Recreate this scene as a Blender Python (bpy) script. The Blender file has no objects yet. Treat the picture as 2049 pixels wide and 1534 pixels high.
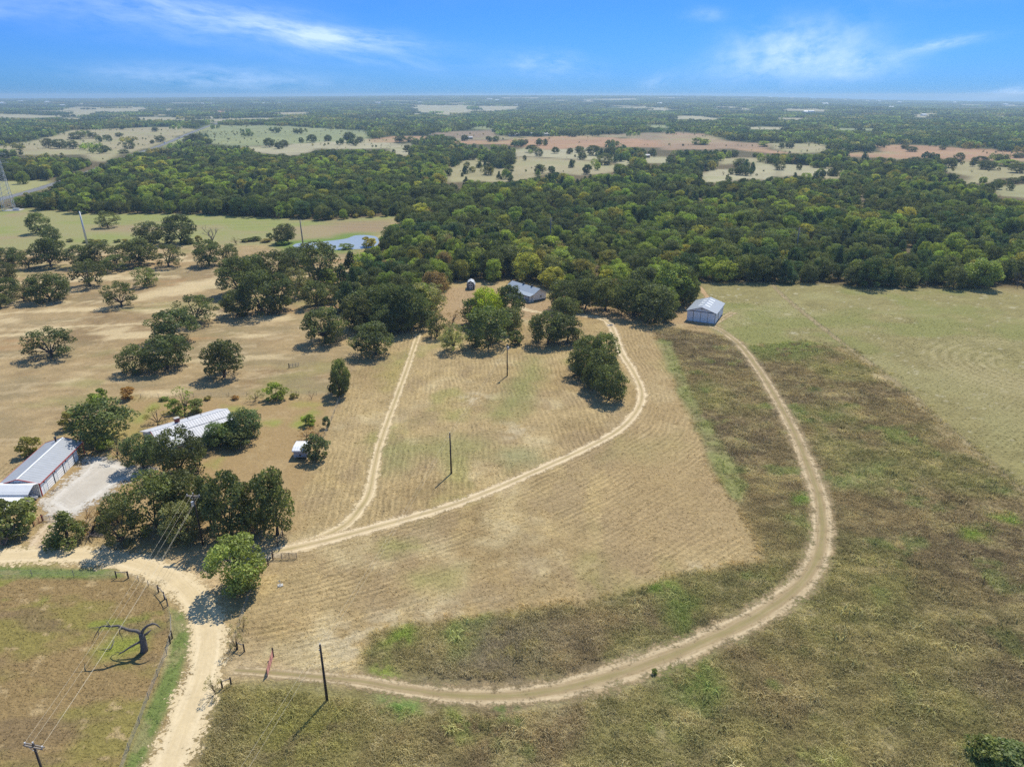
import bpy, math, random
import numpy as np
from mathutils import Vector, Matrix

# ------------------------------------------------------------------ camera, sky, sun, exposure
SC = bpy.context.scene
COL = SC.collection
H, PITCH, FPX, CX, CY = 78.0, math.radians(22.1), 1420.0, 1024.5, 767.0
cam_d = bpy.data.cameras.new("camera")
cam_d.sensor_width = 36.0
cam_d.lens = FPX / 2049.0 * 36.0
cam_d.clip_end = 60000.0
cam = bpy.data.objects.new("camera", cam_d)
cam.location = (0, 0, H)
cam.rotation_euler = (math.pi / 2 - PITCH, 0, 0)
COL.objects.link(cam)
SC.camera = cam
SC.view_settings.view_transform = 'Standard'
SC.view_settings.look = 'None'
SC.view_settings.gamma = 1.0
SC.view_settings.exposure = 0.32
SC.cycles.max_bounces = 5
SC.cycles.diffuse_bounces = 2
SC.cycles.transmission_bounces = 3
SC.cycles.transparent_max_bounces = 8
SC.cycles.volume_bounces = 0
SC.cycles.use_denoising = False

SUN_AZ, SUN_EL = math.radians(25.0), math.radians(55.0)      # azimuth from +Y towards +X
world = bpy.data.worlds.new("World")
SC.world = world
world.use_nodes = True


def build_world():
    nt = world.node_tree
    N, L = nt.nodes, nt.links
    bg = N["Background"]
    bg.inputs["Strength"].default_value = 0.115
    sky = N.new("ShaderNodeTexSky")
    sky.sky_type = 'NISHITA'
    sky.sun_disc = False
    sky.sun_elevation = SUN_EL
    sky.sun_rotation = SUN_AZ
    sky.air_density, sky.dust_density, sky.ozone_density = 1.0, 0.15, 2.5
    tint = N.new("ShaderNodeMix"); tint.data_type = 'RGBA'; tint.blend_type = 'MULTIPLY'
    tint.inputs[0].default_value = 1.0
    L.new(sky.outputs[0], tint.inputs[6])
    # thin cirrus: soft streaks placed by compass direction and elevation
    tc = N.new("ShaderNodeTexCoord")
    sep = N.new("ShaderNodeSeparateXYZ"); L.new(tc.outputs["Generated"], sep.inputs[0])

    def m(op, a, b=None):
        n = N.new("ShaderNodeMath"); n.operation = op
        for k, v in enumerate((a, b)):
            if v is None: continue
            if isinstance(v, (int, float)): n.inputs[k].default_value = v
            else: L.new(v, n.inputs[k])
        return n.outputs[0]
    az = m('ARCTAN2', sep.outputs[0], sep.outputs[1])
    el = m('ARCSINE', sep.outputs[2])
    # deep saturated blue low down, unseen upper sky less tinted to brighten the shadow fill
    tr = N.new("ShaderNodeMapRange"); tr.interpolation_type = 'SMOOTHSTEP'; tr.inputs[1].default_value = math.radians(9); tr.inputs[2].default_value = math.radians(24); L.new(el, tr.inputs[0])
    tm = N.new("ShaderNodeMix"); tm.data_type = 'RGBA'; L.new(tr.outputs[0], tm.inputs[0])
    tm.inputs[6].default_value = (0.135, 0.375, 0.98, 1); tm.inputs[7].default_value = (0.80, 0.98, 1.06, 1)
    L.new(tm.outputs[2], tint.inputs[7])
    comb = N.new("ShaderNodeCombineXYZ"); L.new(az, comb.inputs[0]); L.new(el, comb.inputs[1])
    warp = N.new("ShaderNodeTexNoise"); warp.inputs["Scale"].default_value = 9.0; warp.inputs["Detail"].default_value = 4
    L.new(comb.outputs[0], warp.inputs["Vector"])

    def wisp(a0, e0, sa, se, tilt, strength, nscale, stretch):
        """one cloud patch centred at azimuth a0, elevation e0 (degrees)"""
        a0, e0, sa, se, tl = [math.radians(v) for v in (a0, e0, sa, se, tilt)]
        da = m('SUBTRACT', az, a0); de = m('SUBTRACT', el, e0)
        u = m('ADD', m('MULTIPLY', da, math.cos(tl)), m('MULTIPLY', de, math.sin(tl)))
        v = m('SUBTRACT', m('MULTIPLY', de, math.cos(tl)), m('MULTIPLY', da, math.sin(tl)))
        v = m('ADD', v, m('MULTIPLY', m('SUBTRACT', warp.outputs[0], 0.5), se * 1.2))
        g = m('EXPONENT', m('MULTIPLY', m('ADD', m('POWER', m('ABSOLUTE', m('DIVIDE', u, sa)), 2.0),
                                       m('POWER', m('ABSOLUTE', m('DIVIDE', v, se)), 2.0)), -1.0))
        cv = N.new("ShaderNodeCombineXYZ")
        L.new(m('MULTIPLY', u, nscale), cv.inputs[0]); L.new(m('MULTIPLY', v, nscale * stretch), cv.inputs[1])
        cv.inputs[2].default_value = a0 * 37
        nz = N.new("ShaderNodeTexNoise"); nz.inputs["Scale"].default_value = 1.0; nz.inputs["Detail"].default_value = 7
        nz.inputs["Roughness"].default_value = 0.62
        L.new(cv.outputs[0], nz.inputs["Vector"])
        k = N.new("ShaderNodeMapRange"); k.inputs[1].default_value = 0.33; k.inputs[2].default_value = 0.76
        L.new(nz.outputs[0], k.inputs[0])
        return m('MULTIPLY', m('MULTIPLY', g, k.outputs[0]), strength)
    W = [(-17, 4.3, 10, 1.0, -10, .75, 16, 5), (-25, 5.0, 12, 1.5, -6, .42, 14, 4), (-13, 3.9, 6, .55, -4, 1.0, 20, 5),
         (-21, 1.1, 7, .7, -2, .65, 18, 4),
         (2.5, 2.0, 3.2, .8, -4, .6, 24, 3), (19.8, 2.9, 4.0, 1.7, 8, 1.0, 22, 1.6), (18.5, 2.2, 4.5, 1.2, 6, .6, 22, 2.2), (24, 1.9, 3, .9, 4, .9, 22, 2),
         (28.6, 3.0, 2.1, .32, 10, .9, 24, 4), (34.0, .25, 4.5, .3, 9, 1.1, 20, 4), (10.5, .9, 1.4, .5, 20, .4, 30, 2),
         (13.5, 5.2, 1.5, .5, -5, .35, 30, 2), (28, 6.2, 4, .7, -3, .35, 22, 3), (-34, 4.8, 2, .5, 0, .5, 25, 3), (0, 7.5, 40, 1.2, 2, .12, 8, 4)]
    tot = None
    for w in W:
        o = wisp(*w)
        tot = o if tot is None else m('ADD', tot, o)
    cl = N.new("ShaderNodeClamp"); L.new(tot, cl.inputs[0])
    mix = N.new("ShaderNodeMix"); mix.data_type = 'RGBA'
    L.new(m('MULTIPLY', cl.outputs[0], 0.66), mix.inputs[0])
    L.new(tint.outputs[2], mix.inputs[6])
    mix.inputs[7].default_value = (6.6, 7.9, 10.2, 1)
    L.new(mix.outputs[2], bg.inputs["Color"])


build_world()
sun_d = bpy.data.lights.new("sun", 'SUN')
sun_d.energy = 4.2
sun_d.angle = math.radians(0.5)
sun_d.color = (1.0, 0.94, 0.81)
sun = bpy.data.objects.new("sun", sun_d)
_sd = Vector((math.sin(SUN_AZ) * math.cos(SUN_EL), math.cos(SUN_AZ) * math.cos(SUN_EL), math.sin(SUN_EL)))
sun.rotation_euler = _sd.to_track_quat('Z', 'Y').to_euler()
sun.location = (0, 0, 300)
COL.objects.link(sun)

# ------------------------------------------------------------------ survey helpers
cosP, sinP = math.cos(PITCH), math.sin(PITCH)


def gp(px, py, z=0.0):
    """ground point that the surveyed picture position looks at (camera height 78 m)"""
    u = (px - CX) / FPX; v = (CY - py) / FPX
    dx, dy, dz = u, cosP + v * sinP, -sinP + v * cosP
    t = (z - H) / dz
    return dx * t, dy * t


def pj(X, Y, Z):
    dz = Z - H
    zc = Y * cosP - dz * sinP
    return CX + FPX * X / zc, CY - FPX * (Y * sinP + dz * cosP) / zc


def height_at(px, yb, yt):
    X, Y = gp(px, yb)
    v = (CY - yt) / FPX
    return H + Y * (-sinP + v * cosP) / (cosP + v * sinP)


def depth_at(px, py):
    X, Y = gp(px, py)
    return Y * cosP + H * sinP


REG = {1: (0, 750, 2.927), 2: (0, 380, 2.927), 3: (550, 540, 2.927), 4: (900, 500, 3.408), 5: (0, 1080, 2.927),
       6: (0, 180, 2.927), 7: (650, 180, 2.927), 8: (1349, 180, 2.927), 0: (0, 0, 1.0), 9: (1200, 600, 2.413), 10: (500, 1034, 2.413), 11: (1200, 1034, 2.413)}


def rp(r, x, y):
    ox, oy, s = REG[r]
    return ox + x / s, oy + y / s


def poly(r, pts):
    return np.array([gp(*rp(r, x, y)) for x, y in pts])


# ------------------------------------------------------------------ numpy noise
def _hash(ix, iy, seed):
    h = (ix.astype(np.int64) * 374761393 + iy.astype(np.int64) * 668265263 + seed * 974711) & 0xFFFFFFFF
    h = ((h ^ (h >> 13)) * 1274126177) & 0xFFFFFFFF
    return ((h ^ (h >> 16)) & 0xFFFFFF) / float(0xFFFFFF)


def vnoise(x, y, seed=0):
    ix, iy = np.floor(x), np.floor(y)
    fx, fy = x - ix, y - iy
    fx = fx * fx * (3 - 2 * fx); fy = fy * fy * (3 - 2 * fy)
    a = _hash(ix, iy, seed); b = _hash(ix + 1, iy, seed); c = _hash(ix, iy + 1, seed); d = _hash(ix + 1, iy + 1, seed)
    return a + (b - a) * fx + (c - a) * fy + (a - b - c + d) * fx * fy


def fbm(x, y, seed=0, oct=4):
    s, a, t = 0.0, 0.5, 0.0
    for k in range(oct):
        s = s + a * vnoise(x * 2 ** k + 17.3 * k, y * 2 ** k - 9.1 * k, seed + k * 7)
        t += a; a *= 0.55
    return s / t


def sstep(a, b, x):
    t = np.clip((x - a) / (b - a), 0, 1)
    return t * t * (3 - 2 * t)


def seg_dist(x, y, P):
    d = np.full(x.shape, 1e9)
    for (x0, y0), (x1, y1) in zip(P[:-1], P[1:]):
        vx, vy = x1 - x0, y1 - y0
        t = np.clip(((x - x0) * vx + (y - y0) * vy) / (vx * vx + vy * vy + 1e-9), 0, 1)
        d = np.minimum(d, np.hypot(x - x0 - t * vx, y - y0 - t * vy))
    return d


def inside(x, y, P):
    r = np.zeros(x.shape, bool)
    n = len(P)
    for i in range(n):
        x0, y0 = P[i]; x1, y1 = P[(i + 1) % n]
        if y0 == y1: continue
        c = ((y0 > y) != (y1 > y)) & (x < (x1 - x0) * (y - y0) / (y1 - y0) + x0)
        r ^= c
    return r


def sdist(x, y, P):
    """signed distance, positive inside"""
    d = seg_dist(x, y, np.vstack([P, P[:1]]))
    return np.where(inside(x, y, P), d, -d)


def smooth_line(P, step=1.0):
    P = np.array(P, float)
    # Catmull-Rom through the points, resampled at even spacing
    Q = np.vstack([2 * P[0] - P[1], P, 2 * P[-1] - P[-2]])
    out = []
    for i in range(1, len(Q) - 2):
        p0, p1, p2, p3 = Q[i - 1], Q[i], Q[i + 1], Q[i + 2]
        for t in np.linspace(0, 1, 24, endpoint=False):
            out.append(0.5 * ((2 * p1) + (-p0 + p2) * t + (2 * p0 - 5 * p1 + 4 * p2 - p3) * t * t + (-p0 + 3 * p1 - 3 * p2 + p3) * t ** 3))
    out.append(Q[-2])
    out = np.array(out)
    s = np.r_[0, np.cumsum(np.hypot(*np.diff(out[:, :2], axis=0).T))]
    n = max(4, int(s[-1] / step))
    ss = np.linspace(0, s[-1], n)
    return np.stack([np.interp(ss, s, out[:, k]) for k in range(out.shape[1])], 1)


# ------------------------------------------------------------------ terrain
def ground_z(x, y):
    x = np.asarray(x, float); y = np.asarray(y, float)
    D = np.hypot(x, y)
    az = np.degrees(np.arctan2(x, np.maximum(y, 1e-3)))
    Ra = [-50, -36, -28, -22, -16, -10, 0, 8, 14, 18, 21, 25, 30, 36, 50]
    zt = np.interp(az, Ra, [18, 20, 26, 34, 44, 54, 62, 60, 55, 46, 28, 4, -10, -20, -24])
    r = sstep(3200, 11500, D)
    z = zt * r + (fbm(x / 1500, y / 1100, 5, 3) - 0.5) * 30 * sstep(2500, 5000, D) * (1 - 0.6 * r)
    return z


# ------------------------------------------------------------------ lines of the roads and zones (world metres)
def line(pts, r=0):
    return smooth_line([gp(*rp(r, x, y)) for x, y in pts])


ROAD = line([(-260, 1118), (-120, 1116), (0, 1113), (120, 1110), (230, 1117), (320, 1143), (380, 1185), (412, 1240), (415, 1300), (400, 1370), (368, 1455), (322, 1570), (270, 1690), (200, 1850)])
SPUR = line([(60, 1112), (78, 1088), (98, 1058), (120, 1034)])
DRIVE_L = line([(470, 1128), (540, 1105), (630, 1080), (690, 1050), (722, 1015), (739, 985), (748, 940), (758, 895), (775, 845), (795, 790), (815, 735), (830, 690), (838, 668)])
DRIVE_R = line([(540, 1106), (640, 1084), (760, 1052), (900, 1012), (1000, 974), (1100, 930), (1180, 893), (1238, 860), (1270, 828), (1284, 798), (1281, 772), (1264, 738), (1245, 708), (1232, 675), (1222, 652), (1203, 637), (1160, 631), (1100, 628), (1055, 620), (1036, 611)])
LOOP = line([(470, 1340), (540, 1345), (640, 1354), (720, 1362), (800, 1376), (900, 1390), (1000, 1392), (1100, 1382), (1200, 1358), (1300, 1326), (1400, 1287), (1500, 1240), (1580, 1188), (1629, 1130), (1645, 1070), (1640, 1000), (1620, 940), (1588, 862), (1555, 800), (1520, 742), (1482, 692), (1445, 662), (1425, 652), (1440, 640), (1468, 625)])
HIGHWAY = line([(-420, 500), (-180, 447), (0, 399), (60, 383), (112, 367), (150, 354), (205, 334), (225, 326), (280, 306), (330, 288), (370, 271), (400, 259), (425, 250), (450, 243)])
FENCE_R = line([(1545, 570), (1581, 604), (1681, 683), (1801, 774), (1904, 865), (2045, 981), (2300, 1190)])

GRAVEL = poly(1, [(190, 775), (240, 800), (330, 880), (430, 850), (600, 745), (740, 640), (900, 580), (960, 540), (820, 520), (740, 500), (640, 470), (540, 455), (480, 475), (462, 520), (420, 575), (330, 640), (240, 715)])
Z_TALL = poly(0, [(1308, 660), (1345, 655), (1440, 672), (1500, 692), (1600, 684), (1680, 692), (1720, 717), (1800, 777), (1905, 868), (2049, 985), (2300, 1200), (2400, 1700), (330, 1800), (395, 1500), (425, 1375), (470, 1362), (545, 1356), (640, 1365), (725, 1372), (722, 1335), (744, 1268), (806, 1253), (889, 1237), (989, 1224), (1163, 1206), (1283, 1176), (1378, 1146), (1531, 1121), (1515, 1100), (1486, 1042), (1465, 998), (1432, 944), (1399, 873), (1366, 807), (1341, 745)])
Z_STRIP = poly(0, [(1308, 683), (1341, 683), (1357, 724), (1407, 832), (1449, 890), (1492, 968), (1480, 1010), (1465, 998), (1432, 944), (1399, 873), (1366, 807), (1341, 745)])
Z_HAY = poly(0, [(1395, 640), (1380, 600), (1400, 560), (2600, 560), (3000, 700), (2500, 1400), (2049, 985), (1905, 868), (1800, 777), (1720, 717), (1680, 692), (1600, 684), (1500, 692), (1440, 672)])
Z_PADDOCK = poly(0, [(-700, 1148), (0, 1152), (240, 1152), (300, 1177), (333, 1212), (344, 1262), (332, 1330), (292, 1420), (250, 1534), (180, 1750), (-1100, 1750)])
Z_VERGE = poly(0, [(-700, 1130), (0, 1134), (225, 1138), (255, 1152), (240, 1156), (0, 1158), (-700, 1154)])
Z_VERGE2 = poly(0, [(338, 1215), (372, 1225), (384, 1290), (355, 1380), (310, 1470), (275, 1560), (235, 1700), (200, 1700), (250, 1534), (292, 1420), (332, 1330), (344, 1262)])
Z_PASTURE = poly(0, [(-900, 505), (300, 470), (500, 500), (650, 500), (760, 505), (700, 560), (690, 640), (715, 715), (672, 792), (480, 800), (275, 795), (120, 870), (-60, 980), (-900, 1100)])
Z_YARD = poly(0, [(120, 870), (275, 797), (480, 800), (672, 794), (655, 850), (610, 985), (590, 1060), (400, 1075), (150, 1060), (60, 1000), (150, 930)])
Z_MEADOW = poly(0, [(-900, 420), (60, 414), (180, 426), (400, 426), (640, 440), (790, 430), (790, 470), (700, 478), (600, 490), (500, 490), (300, 490), (100, 500), (-900, 530)])
Z_APRON = poly(0, [(300, 1118), (430, 1098), (560, 1090), (545, 1120), (470, 1135), (445, 1200), (430, 1260), (395, 1230), (350, 1160)])
Z_SITE = poly(0, [(870, 590), (905, 572), (1020, 596), (1100, 600), (1230, 615), (1380, 600), (1440, 655), (1240, 640), (1100, 632), (1040, 640), (930, 650), (880, 640)])
Z_CORR = poly(9, [(0, 60), (330, 130), (260, 200), (400, 500), (480, 660), (560, 830), (640, 960), (740, 1190), (100, 1207), (0, 900), (130, 620), (220, 430), (90, 200)])
POND = poly(0, [(585, 492), (596, 487), (640, 484), (690, 478), (708, 472), (724, 470.5), (745, 472), (756, 476), (758, 486), (748, 494), (725, 498), (700, 499), (670, 500), (640, 498), (600, 497)])

# far clearings: the open fields one can see between the woods, with their colour
TAN, PALE, GREEN, RED, DKBR = (.36, .31, .19), (.40, .36, .24), (.255, .275, .14), (.40, .245, .15), (.27, .20, .14)
CLEAR = [
    (6, TAN, [(-600, 420), (-300, 345), (0, 330), (180, 300), (420, 235), (700, 225), (1060, 215), (1150, 235), (960, 310), (830, 350), (700, 378), (640, 418), (560, 420), (460, 382), (300, 385), (120, 382), (0, 400)]),
    (6, GREEN, [(1185, 262), (1240, 210), (1560, 205), (2049, 235), (2160, 240), (2160, 285), (2049, 335), (1800, 310), (1560, 325), (1380, 332), (1290, 320), (1190, 310)]),
    (6, PALE, [(1380, 335), (1560, 328), (1800, 312), (2160, 288), (2400, 330), (2300, 345), (1850, 345), (1760, 378), (1690, 385), (1520, 370)]),
    (6, (.33, .31, .14), [(-600, 560), (0, 530), (310, 525), (330, 560), (0, 655), (-600, 830)]),
    (6, PALE, [(-300, 140), (0, 140), (340, 150), (520, 115), (700, 95), (860, 100), (860, 125), (600, 130), (430, 155), (200, 165), (-300, 165)]),
    (6, RED, [(1250, 125), (1340, 122), (1340, 150), (1260, 152)]), (6, TAN, [(1600, 132), (1850, 128), (1850, 140), (1610, 142)]),
    (6, TAN, [(880, 142), (1010, 140), (1010, 148), (880, 152)]), (6, PALE, [(960, 108), (1030, 105), (1030, 122), (960, 120)]),
    (7, PALE, [(-60, 335), (0, 300), (200, 312), (430, 340), (500, 312), (500, 400), (440, 385), (350, 345)]),
    (7, RED, [(240, 292), (400, 272), (600, 270), (620, 285), (520, 296), (400, 308), (240, 310)]),
    (7, DKBR, [(560, 262), (780, 240), (1000, 236), (1010, 270), (1200, 272), (1000, 300), (760, 292), (740, 270)]),
    (7, RED, [(750, 298), (1000, 300), (1200, 276), (1480, 268), (2049, 300), (2100, 340), (1550, 335), (1300, 352), (1090, 330), (1060, 318), (850, 320), (760, 320)]),
    (7, DKBR, [(1480, 266), (2049, 246), (2240, 262), (2220, 300), (2049, 300)]),
    (7, PALE, [(1085, 360), (1180, 335), (1300, 352), (1550, 338), (1700, 390), (1850, 430), (1750, 445), (1700, 425), (1600, 415), (1100, 385)]),
    (7, TAN, [(1040, 545), (1020, 470), (1110, 420), (1110, 388), (1600, 418), (1720, 445), (1700, 482), (1500, 500), (1320, 482), (1140, 530)]),
    (7, (.34, .30, .17), [(690, 545), (700, 480), (740, 425), (900, 400), (1000, 440), (1030, 480), (1035, 545), (900, 535), (760, 545)]),
    (7, PALE, [(470, 90), (840, 90), (850, 110), (830, 150), (700, 142), (520, 125)]), (7, PALE, [(870, 95), (1150, 98), (1150, 110), (1020, 118), (1030, 128), (900, 120)]),
    (7, PALE, [(950, 72), (985, 72), (985, 82), (950, 82)]), (7, PALE, [(1650, 90), (1900, 95), (1890, 106), (1660, 104)]),
    (7, GREEN, [(860, 216), (1000, 212), (1010, 232), (860, 230)]), (7, GREEN, [(1880, 205), (2049, 205), (2049, 222), (1880, 222)]),
    (7, PALE, [(1500, 62), (1590, 62), (1580, 70), (1500, 72)]), (7, PALE, [(1860, 108), (2020, 106), (2010, 122), (1860, 120)]),
    (8, RED, [(-80, 350), (0, 342), (200, 330), (560, 312), (560, 345), (700, 372), (560, 372), (330, 345), (0, 352)]),
    (8, (.34, .235, .155), [(-80, 250), (180, 258), (250, 276), (330, 300), (420, 310), (560, 311), (560, 346), (0, 346), (-80, 352)]),
    (6, (.30, .30, .14), [(925, 332), (1000, 298), (1100, 262), (1235, 203), (1300, 208), (1130, 268), (1050, 312), (960, 338)]), (6, (.30, .29, .14), [(585, 468), (595, 440), (668, 412), (690, 425), (660, 448), (615, 472)]),
    (8, TAN, [(555, 312), (905, 312), (905, 335), (870, 362), (740, 372), (690, 370), (560, 345)]),
    (8, RED, [(1170, 322), (1330, 318), (1700, 340), (2049, 365), (2400, 400), (2400, 480), (2049, 420), (1700, 420), (1640, 400), (1500, 405), (1300, 405), (1200, 398), (985, 385), (985, 365), (1210, 365), (1220, 350)]),
    (8, (.34, .30, .17), [(1700, 422), (1950, 452), (2049, 470), (2400, 540), (2400, 610), (2049, 520), (1950, 520), (1840, 545), (1700, 552), (1690, 500), (1600, 475), (1480, 455), (1600, 440)]),
    (8, (.33, .31, .17), [(1850, 572), (2049, 552), (2400, 560), (2400, 700), (2049, 630), (1900, 618)]),
    (8, PALE, [(130, 500), (230, 462), (440, 465), (460, 420), (580, 430), (620, 480), (590, 530), (430, 520), (300, 535), (200, 545)]),
    (8, PALE, [(590, 428), (760, 440), (1000, 468), (1015, 498), (880, 515), (700, 500), (610, 510)]), (8, TAN, [(250, 400), (480, 398), (600, 415), (420, 430), (260, 440)]), (7, PALE, [(1850, 385), (2060, 395), (2060, 425), (1880, 430)]),
    (8, TAN, [(785, 500), (880, 495), (1010, 500), (960, 520), (800, 522)]),
    (8, PALE, [(220, 98), (360, 100), (480, 112), (470, 124), (330, 118), (220, 112)]), (8, PALE, [(610, 115), (700, 112), (920, 118), (920, 130), (720, 126), (620, 126)]),
    (8, PALE, [(0, 150), (140, 152), (270, 170), (240, 178), (0, 172)]), (8, PALE, [(1370, 145), (1470, 150), (1560, 138), (1560, 152), (1520, 165), (1380, 158)]),
    (8, PALE, [(400, 215), (660, 218), (660, 234), (420, 230)]), (8, GREEN, [(900, 222), (1200, 228), (1190, 240), (910, 238)]), (8, PALE, [(350, 46), (500, 48), (500, 58), (380, 56)]),
    (8, PALE, [(1140, 112), (1280, 114), (1270, 122), (1140, 120)]),
    (8, (.25, .2, .13), [(1080, 590), (1140, 585), (1130, 640), (1085, 640)]),
]
CLEAR_PX = [np.array([rp(r, x, y) for x, y in pts]) for r, c, pts in CLEAR]
CLEAR_W = [np.array([gp(px, max(py, 193.5)) for px, py in P]) for P in CLEAR_PX]
FRONT = poly(0, [(-1500, 430), (60, 418), (180, 428), (400, 428), (640, 442), (790, 432), (802, 455), (782, 475), (775, 505), (705, 540), (690, 600), (705, 640), (770, 655), (850, 645), (870, 598), (905, 566), (1020, 562), (1085, 572), (1110, 600), (1200, 610), (1290, 636), (1360, 620), (1385, 590), (1400, 567), (1600, 566), (1750, 576), (1900, 577), (2049, 577), (2700, 600), (3600, 560), (3600, 192.2), (-1500, 192.2)])


def mix3(c, col, m):
    return c + (np.array(col) - c) * m[..., None]


def far_gap(x, y):
    return np.where(np.hypot(x, y) < 4500, fbm(x / 300, y / 210, 99), fbm(x / 520, y / 420, 101))


def zone_colour(x, y):
    """albedo of the ground at each point, plus clump strength, row coordinate and row strength"""
    D = np.hypot(x, y)
    n1 = fbm(x / 22, y / 22, 1); n2 = fbm(x / 6, y / 6, 2); n3 = fbm(x / 2.2, y / 2.2, 3, 3); n4 = fbm(x / 60, y / 60, 4)
    wob = (n2 - .5) * 5 + (n3 - .5) * 2
    col = np.zeros(x.shape + (3,)); col[:] = (.385, .285, .150)                      # mown straw
    amp = np.full(x.shape, 0.48)
    col = mix3(col, (.30, .212, .105), sstep(.48, .72, n1) * .75)
    col = mix3(col, (.50, .40, .235), sstep(.55, .8, fbm(x / 14, y / 14, 21)) * .8)
    col = mix3(col, (.29, .26, .10), sstep(.6, .78, fbm(x / 18, y / 26, 22)) * .75)
    col = mix3(col, (.42, .31, .15), sstep(.6, .75, fbm(x / 9, y / 9, 23)) * .5)
    col = col * (.80 + .40 * fbm(x / 3.2, y / 3.2, 25, 3))[..., None]
    col = mix3(col, (.31, .225, .13), sstep(.52, .70, fbm(x / 7 + 3, y / 12, 26)) * .55)
    rowc = seg_dist(x, y, DRIVE_R[::4]); rl = seg_dist(x, y, DRIVE_L[::4])
    inner = sdist(x, y, np.vstack([DRIVE_R[10::6], DRIVE_L[::-6]]))
    # left edge field and the wedge between the two drives follow the left drive
    useL = (inner > 0) | (x < np.interp(y, DRIVE_L[:, 1], DRIVE_L[:, 0]))
    row = np.where(useL, x * 0.965 + y * 0.10, rowc) + 3.0 * (n1 - .5) + .9 * (n2 - .5)
    ramp = .12 + .24 * sstep(.3, .7, fbm(x / 16, y / 16, 24))
    # the green swathe between the drives and patches
    for pts, g, s in [(poly(3, [(1490, 500), (1560, 520), (1560, 640), (1480, 760), (1420, 880), (1260, 850), (1330, 740), (1440, 620)]), (.23, .235, .085), 5),
                      (poly(3, [(720, 1020), (900, 990), (1020, 960), (1240, 990), (1260, 1060), (1050, 1110), (800, 1080)]), (.27, .25, .105), 6),
                      (poly(3, [(1320, 1060), (1500, 1050), (1560, 1120), (1380, 1150)]), (.27, .26, .13), 5),
                      (poly(3, [(600, 1060), (740, 1010), (760, 1150), (640, 1180)]), (.25, .24, .10), 6), (poly(3, [(640, 600), (760, 540), (750, 640), (660, 700)]), (.33, .27, .10), 5),
                      (poly(9, [(100, 680), (380, 640), (420, 700), (250, 780), (60, 760)]), (.28, .26, .11), 6),
                      (poly(10, [(640, 130), (850, 120), (850, 160), (680, 180)]), (.28, .26, .10), 3), (poly(10, [(780, 280), (1000, 260), (960, 330), (800, 330)]), (.30, .27, .11), 4)]:
        col = mix3(col, g, sstep(-s, s, sdist(x, y, pts) + wob * 1.2) * .75)
    # pale straw heaps near (930,795) and pale swathes
    for pts, s in [(poly(3, [(1070, 740), (1160, 720), (1220, 745), (1160, 775), (1080, 770)]), 3), (poly(9, [(190, 645), (225, 650), (220, 665), (190, 662)]), 1.2), (poly(11, [(425, 245), (560, 235), (560, 255), (440, 270)]), 1.5),
                   (poly(10, [(300, 560), (900, 440), (1150, 430), (700, 520), (560, 600), (540, 720), (300, 640)]), 5), (poly(3, [(1400, 900), (1500, 930), (1380, 990)]), 4)]:
        col = mix3(col, (.50, .41, .27), sstep(-s, s, sdist(x, y, pts) + wob * 1.4) * sstep(.35, .6, n3) * .75)
    m = sstep(-2, 2, sdist(x, y, Z_CORR) + wob * .5)
    col = mix3(col, (.365, .262, .138), m * .6)
    # pasture with sandy streaks
    m = sstep(-4, 4, sdist(x, y, Z_PASTURE) + wob)
    pc = np.zeros_like(col); pc[:] = (.355, .258, .142)
    u = x * .985 + y * .17; v = -x * .17 + y * .985
    st = fbm(u / 42, v / 7.5, 31); st2 = fbm(u / 14, v / 4, 32, 3)
    pc = mix3(pc, (.27, .185, .10), sstep(.5, .75, n1) * .8)
    pc = mix3(pc, (.27, .245, .105), sstep(.58, .75, fbm(u / 30, v / 14, 33)) * .6)
    pc = pc * (.74 + .52 * fbm(u / 4.5, v / 2.6, 35, 3))[..., None]
    pc = mix3(pc, (.255, .20, .115), sstep(.50, .68, fbm(u / 18, v / 9, 36)) * .6)
    pc = mix3(pc, (.47, .36, .22), sstep(.60, .74, fbm(u / 7, v / 3, 37)) * .55)
    sand = sstep(.60, .72, st + (st2 - .5) * .3) * (.35 + .65 * sstep(200, 225, y))
    for pts in [poly(2, [(800, 610), (1000, 560), (1290, 500), (1290, 560), (1050, 610), (820, 640)]), poly(2, [(560, 840), (760, 795), (740, 820), (600, 855)]),
                poly(2, [(0, 740), (120, 740), (100, 765), (0, 770)]), poly(2, [(780, 700), (1030, 690), (900, 710)]), poly(2, [(880, 1190), (1130, 1150), (1110, 1175), (900, 1210)]), poly(2, [(0, 960), (180, 935), (60, 980), (0, 985)]), poly(2, [(200, 790), (450, 760), (300, 790)]), poly(2, [(330, 1130), (520, 1080), (400, 1140)])]:
        sand = np.maximum(sand, sstep(-3.5, 2.5, sdist(x, y, pts) + (st2 - .5) * 12) * .95)
    pc = mix3(pc, (.62, .49, .30), sand * .7)
    pc = mix3(pc, (.40, .235, .115), sstep(.62, .75, fbm(u / 25, v / 8, 34)) * sstep(205, 235, y) * .55)
    col = col * (1 - m[..., None]) + pc * m[..., None]
    ramp *= 1 - m; amp = amp * (1 - m) + .33 * m
    # house yard
    m = sstep(-3, 3, sdist(x, y, Z_YARD) + wob)
    yc = np.zeros_like(col); yc[:] = (.335, .232, .118)
    yc = mix3(yc, (.30, .265, .085), sstep(.48, .66, n1) * .8); yc = mix3(yc, (.40, .29, .16), sstep(.6, .75, n2) * .5)
    for pts in [poly(1, [(790, 270), (900, 170), (910, 190), (830, 280)]), poly(1, [(1310, 180), (1500, 200), (1370, 230)]), poly(1, [(1720, 290), (1830, 190), (1850, 220), (1770, 300)]), poly(1, [(1230, 530), (1300, 480), (1270, 540)]), poly(1, [(1560, 280), (1620, 275), (1600, 300)])]:
        yc = mix3(yc, (.24, .275, .06), sstep(-2.5, 2.5, sdist(x, y, pts) + wob * .8) * .9)
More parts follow.
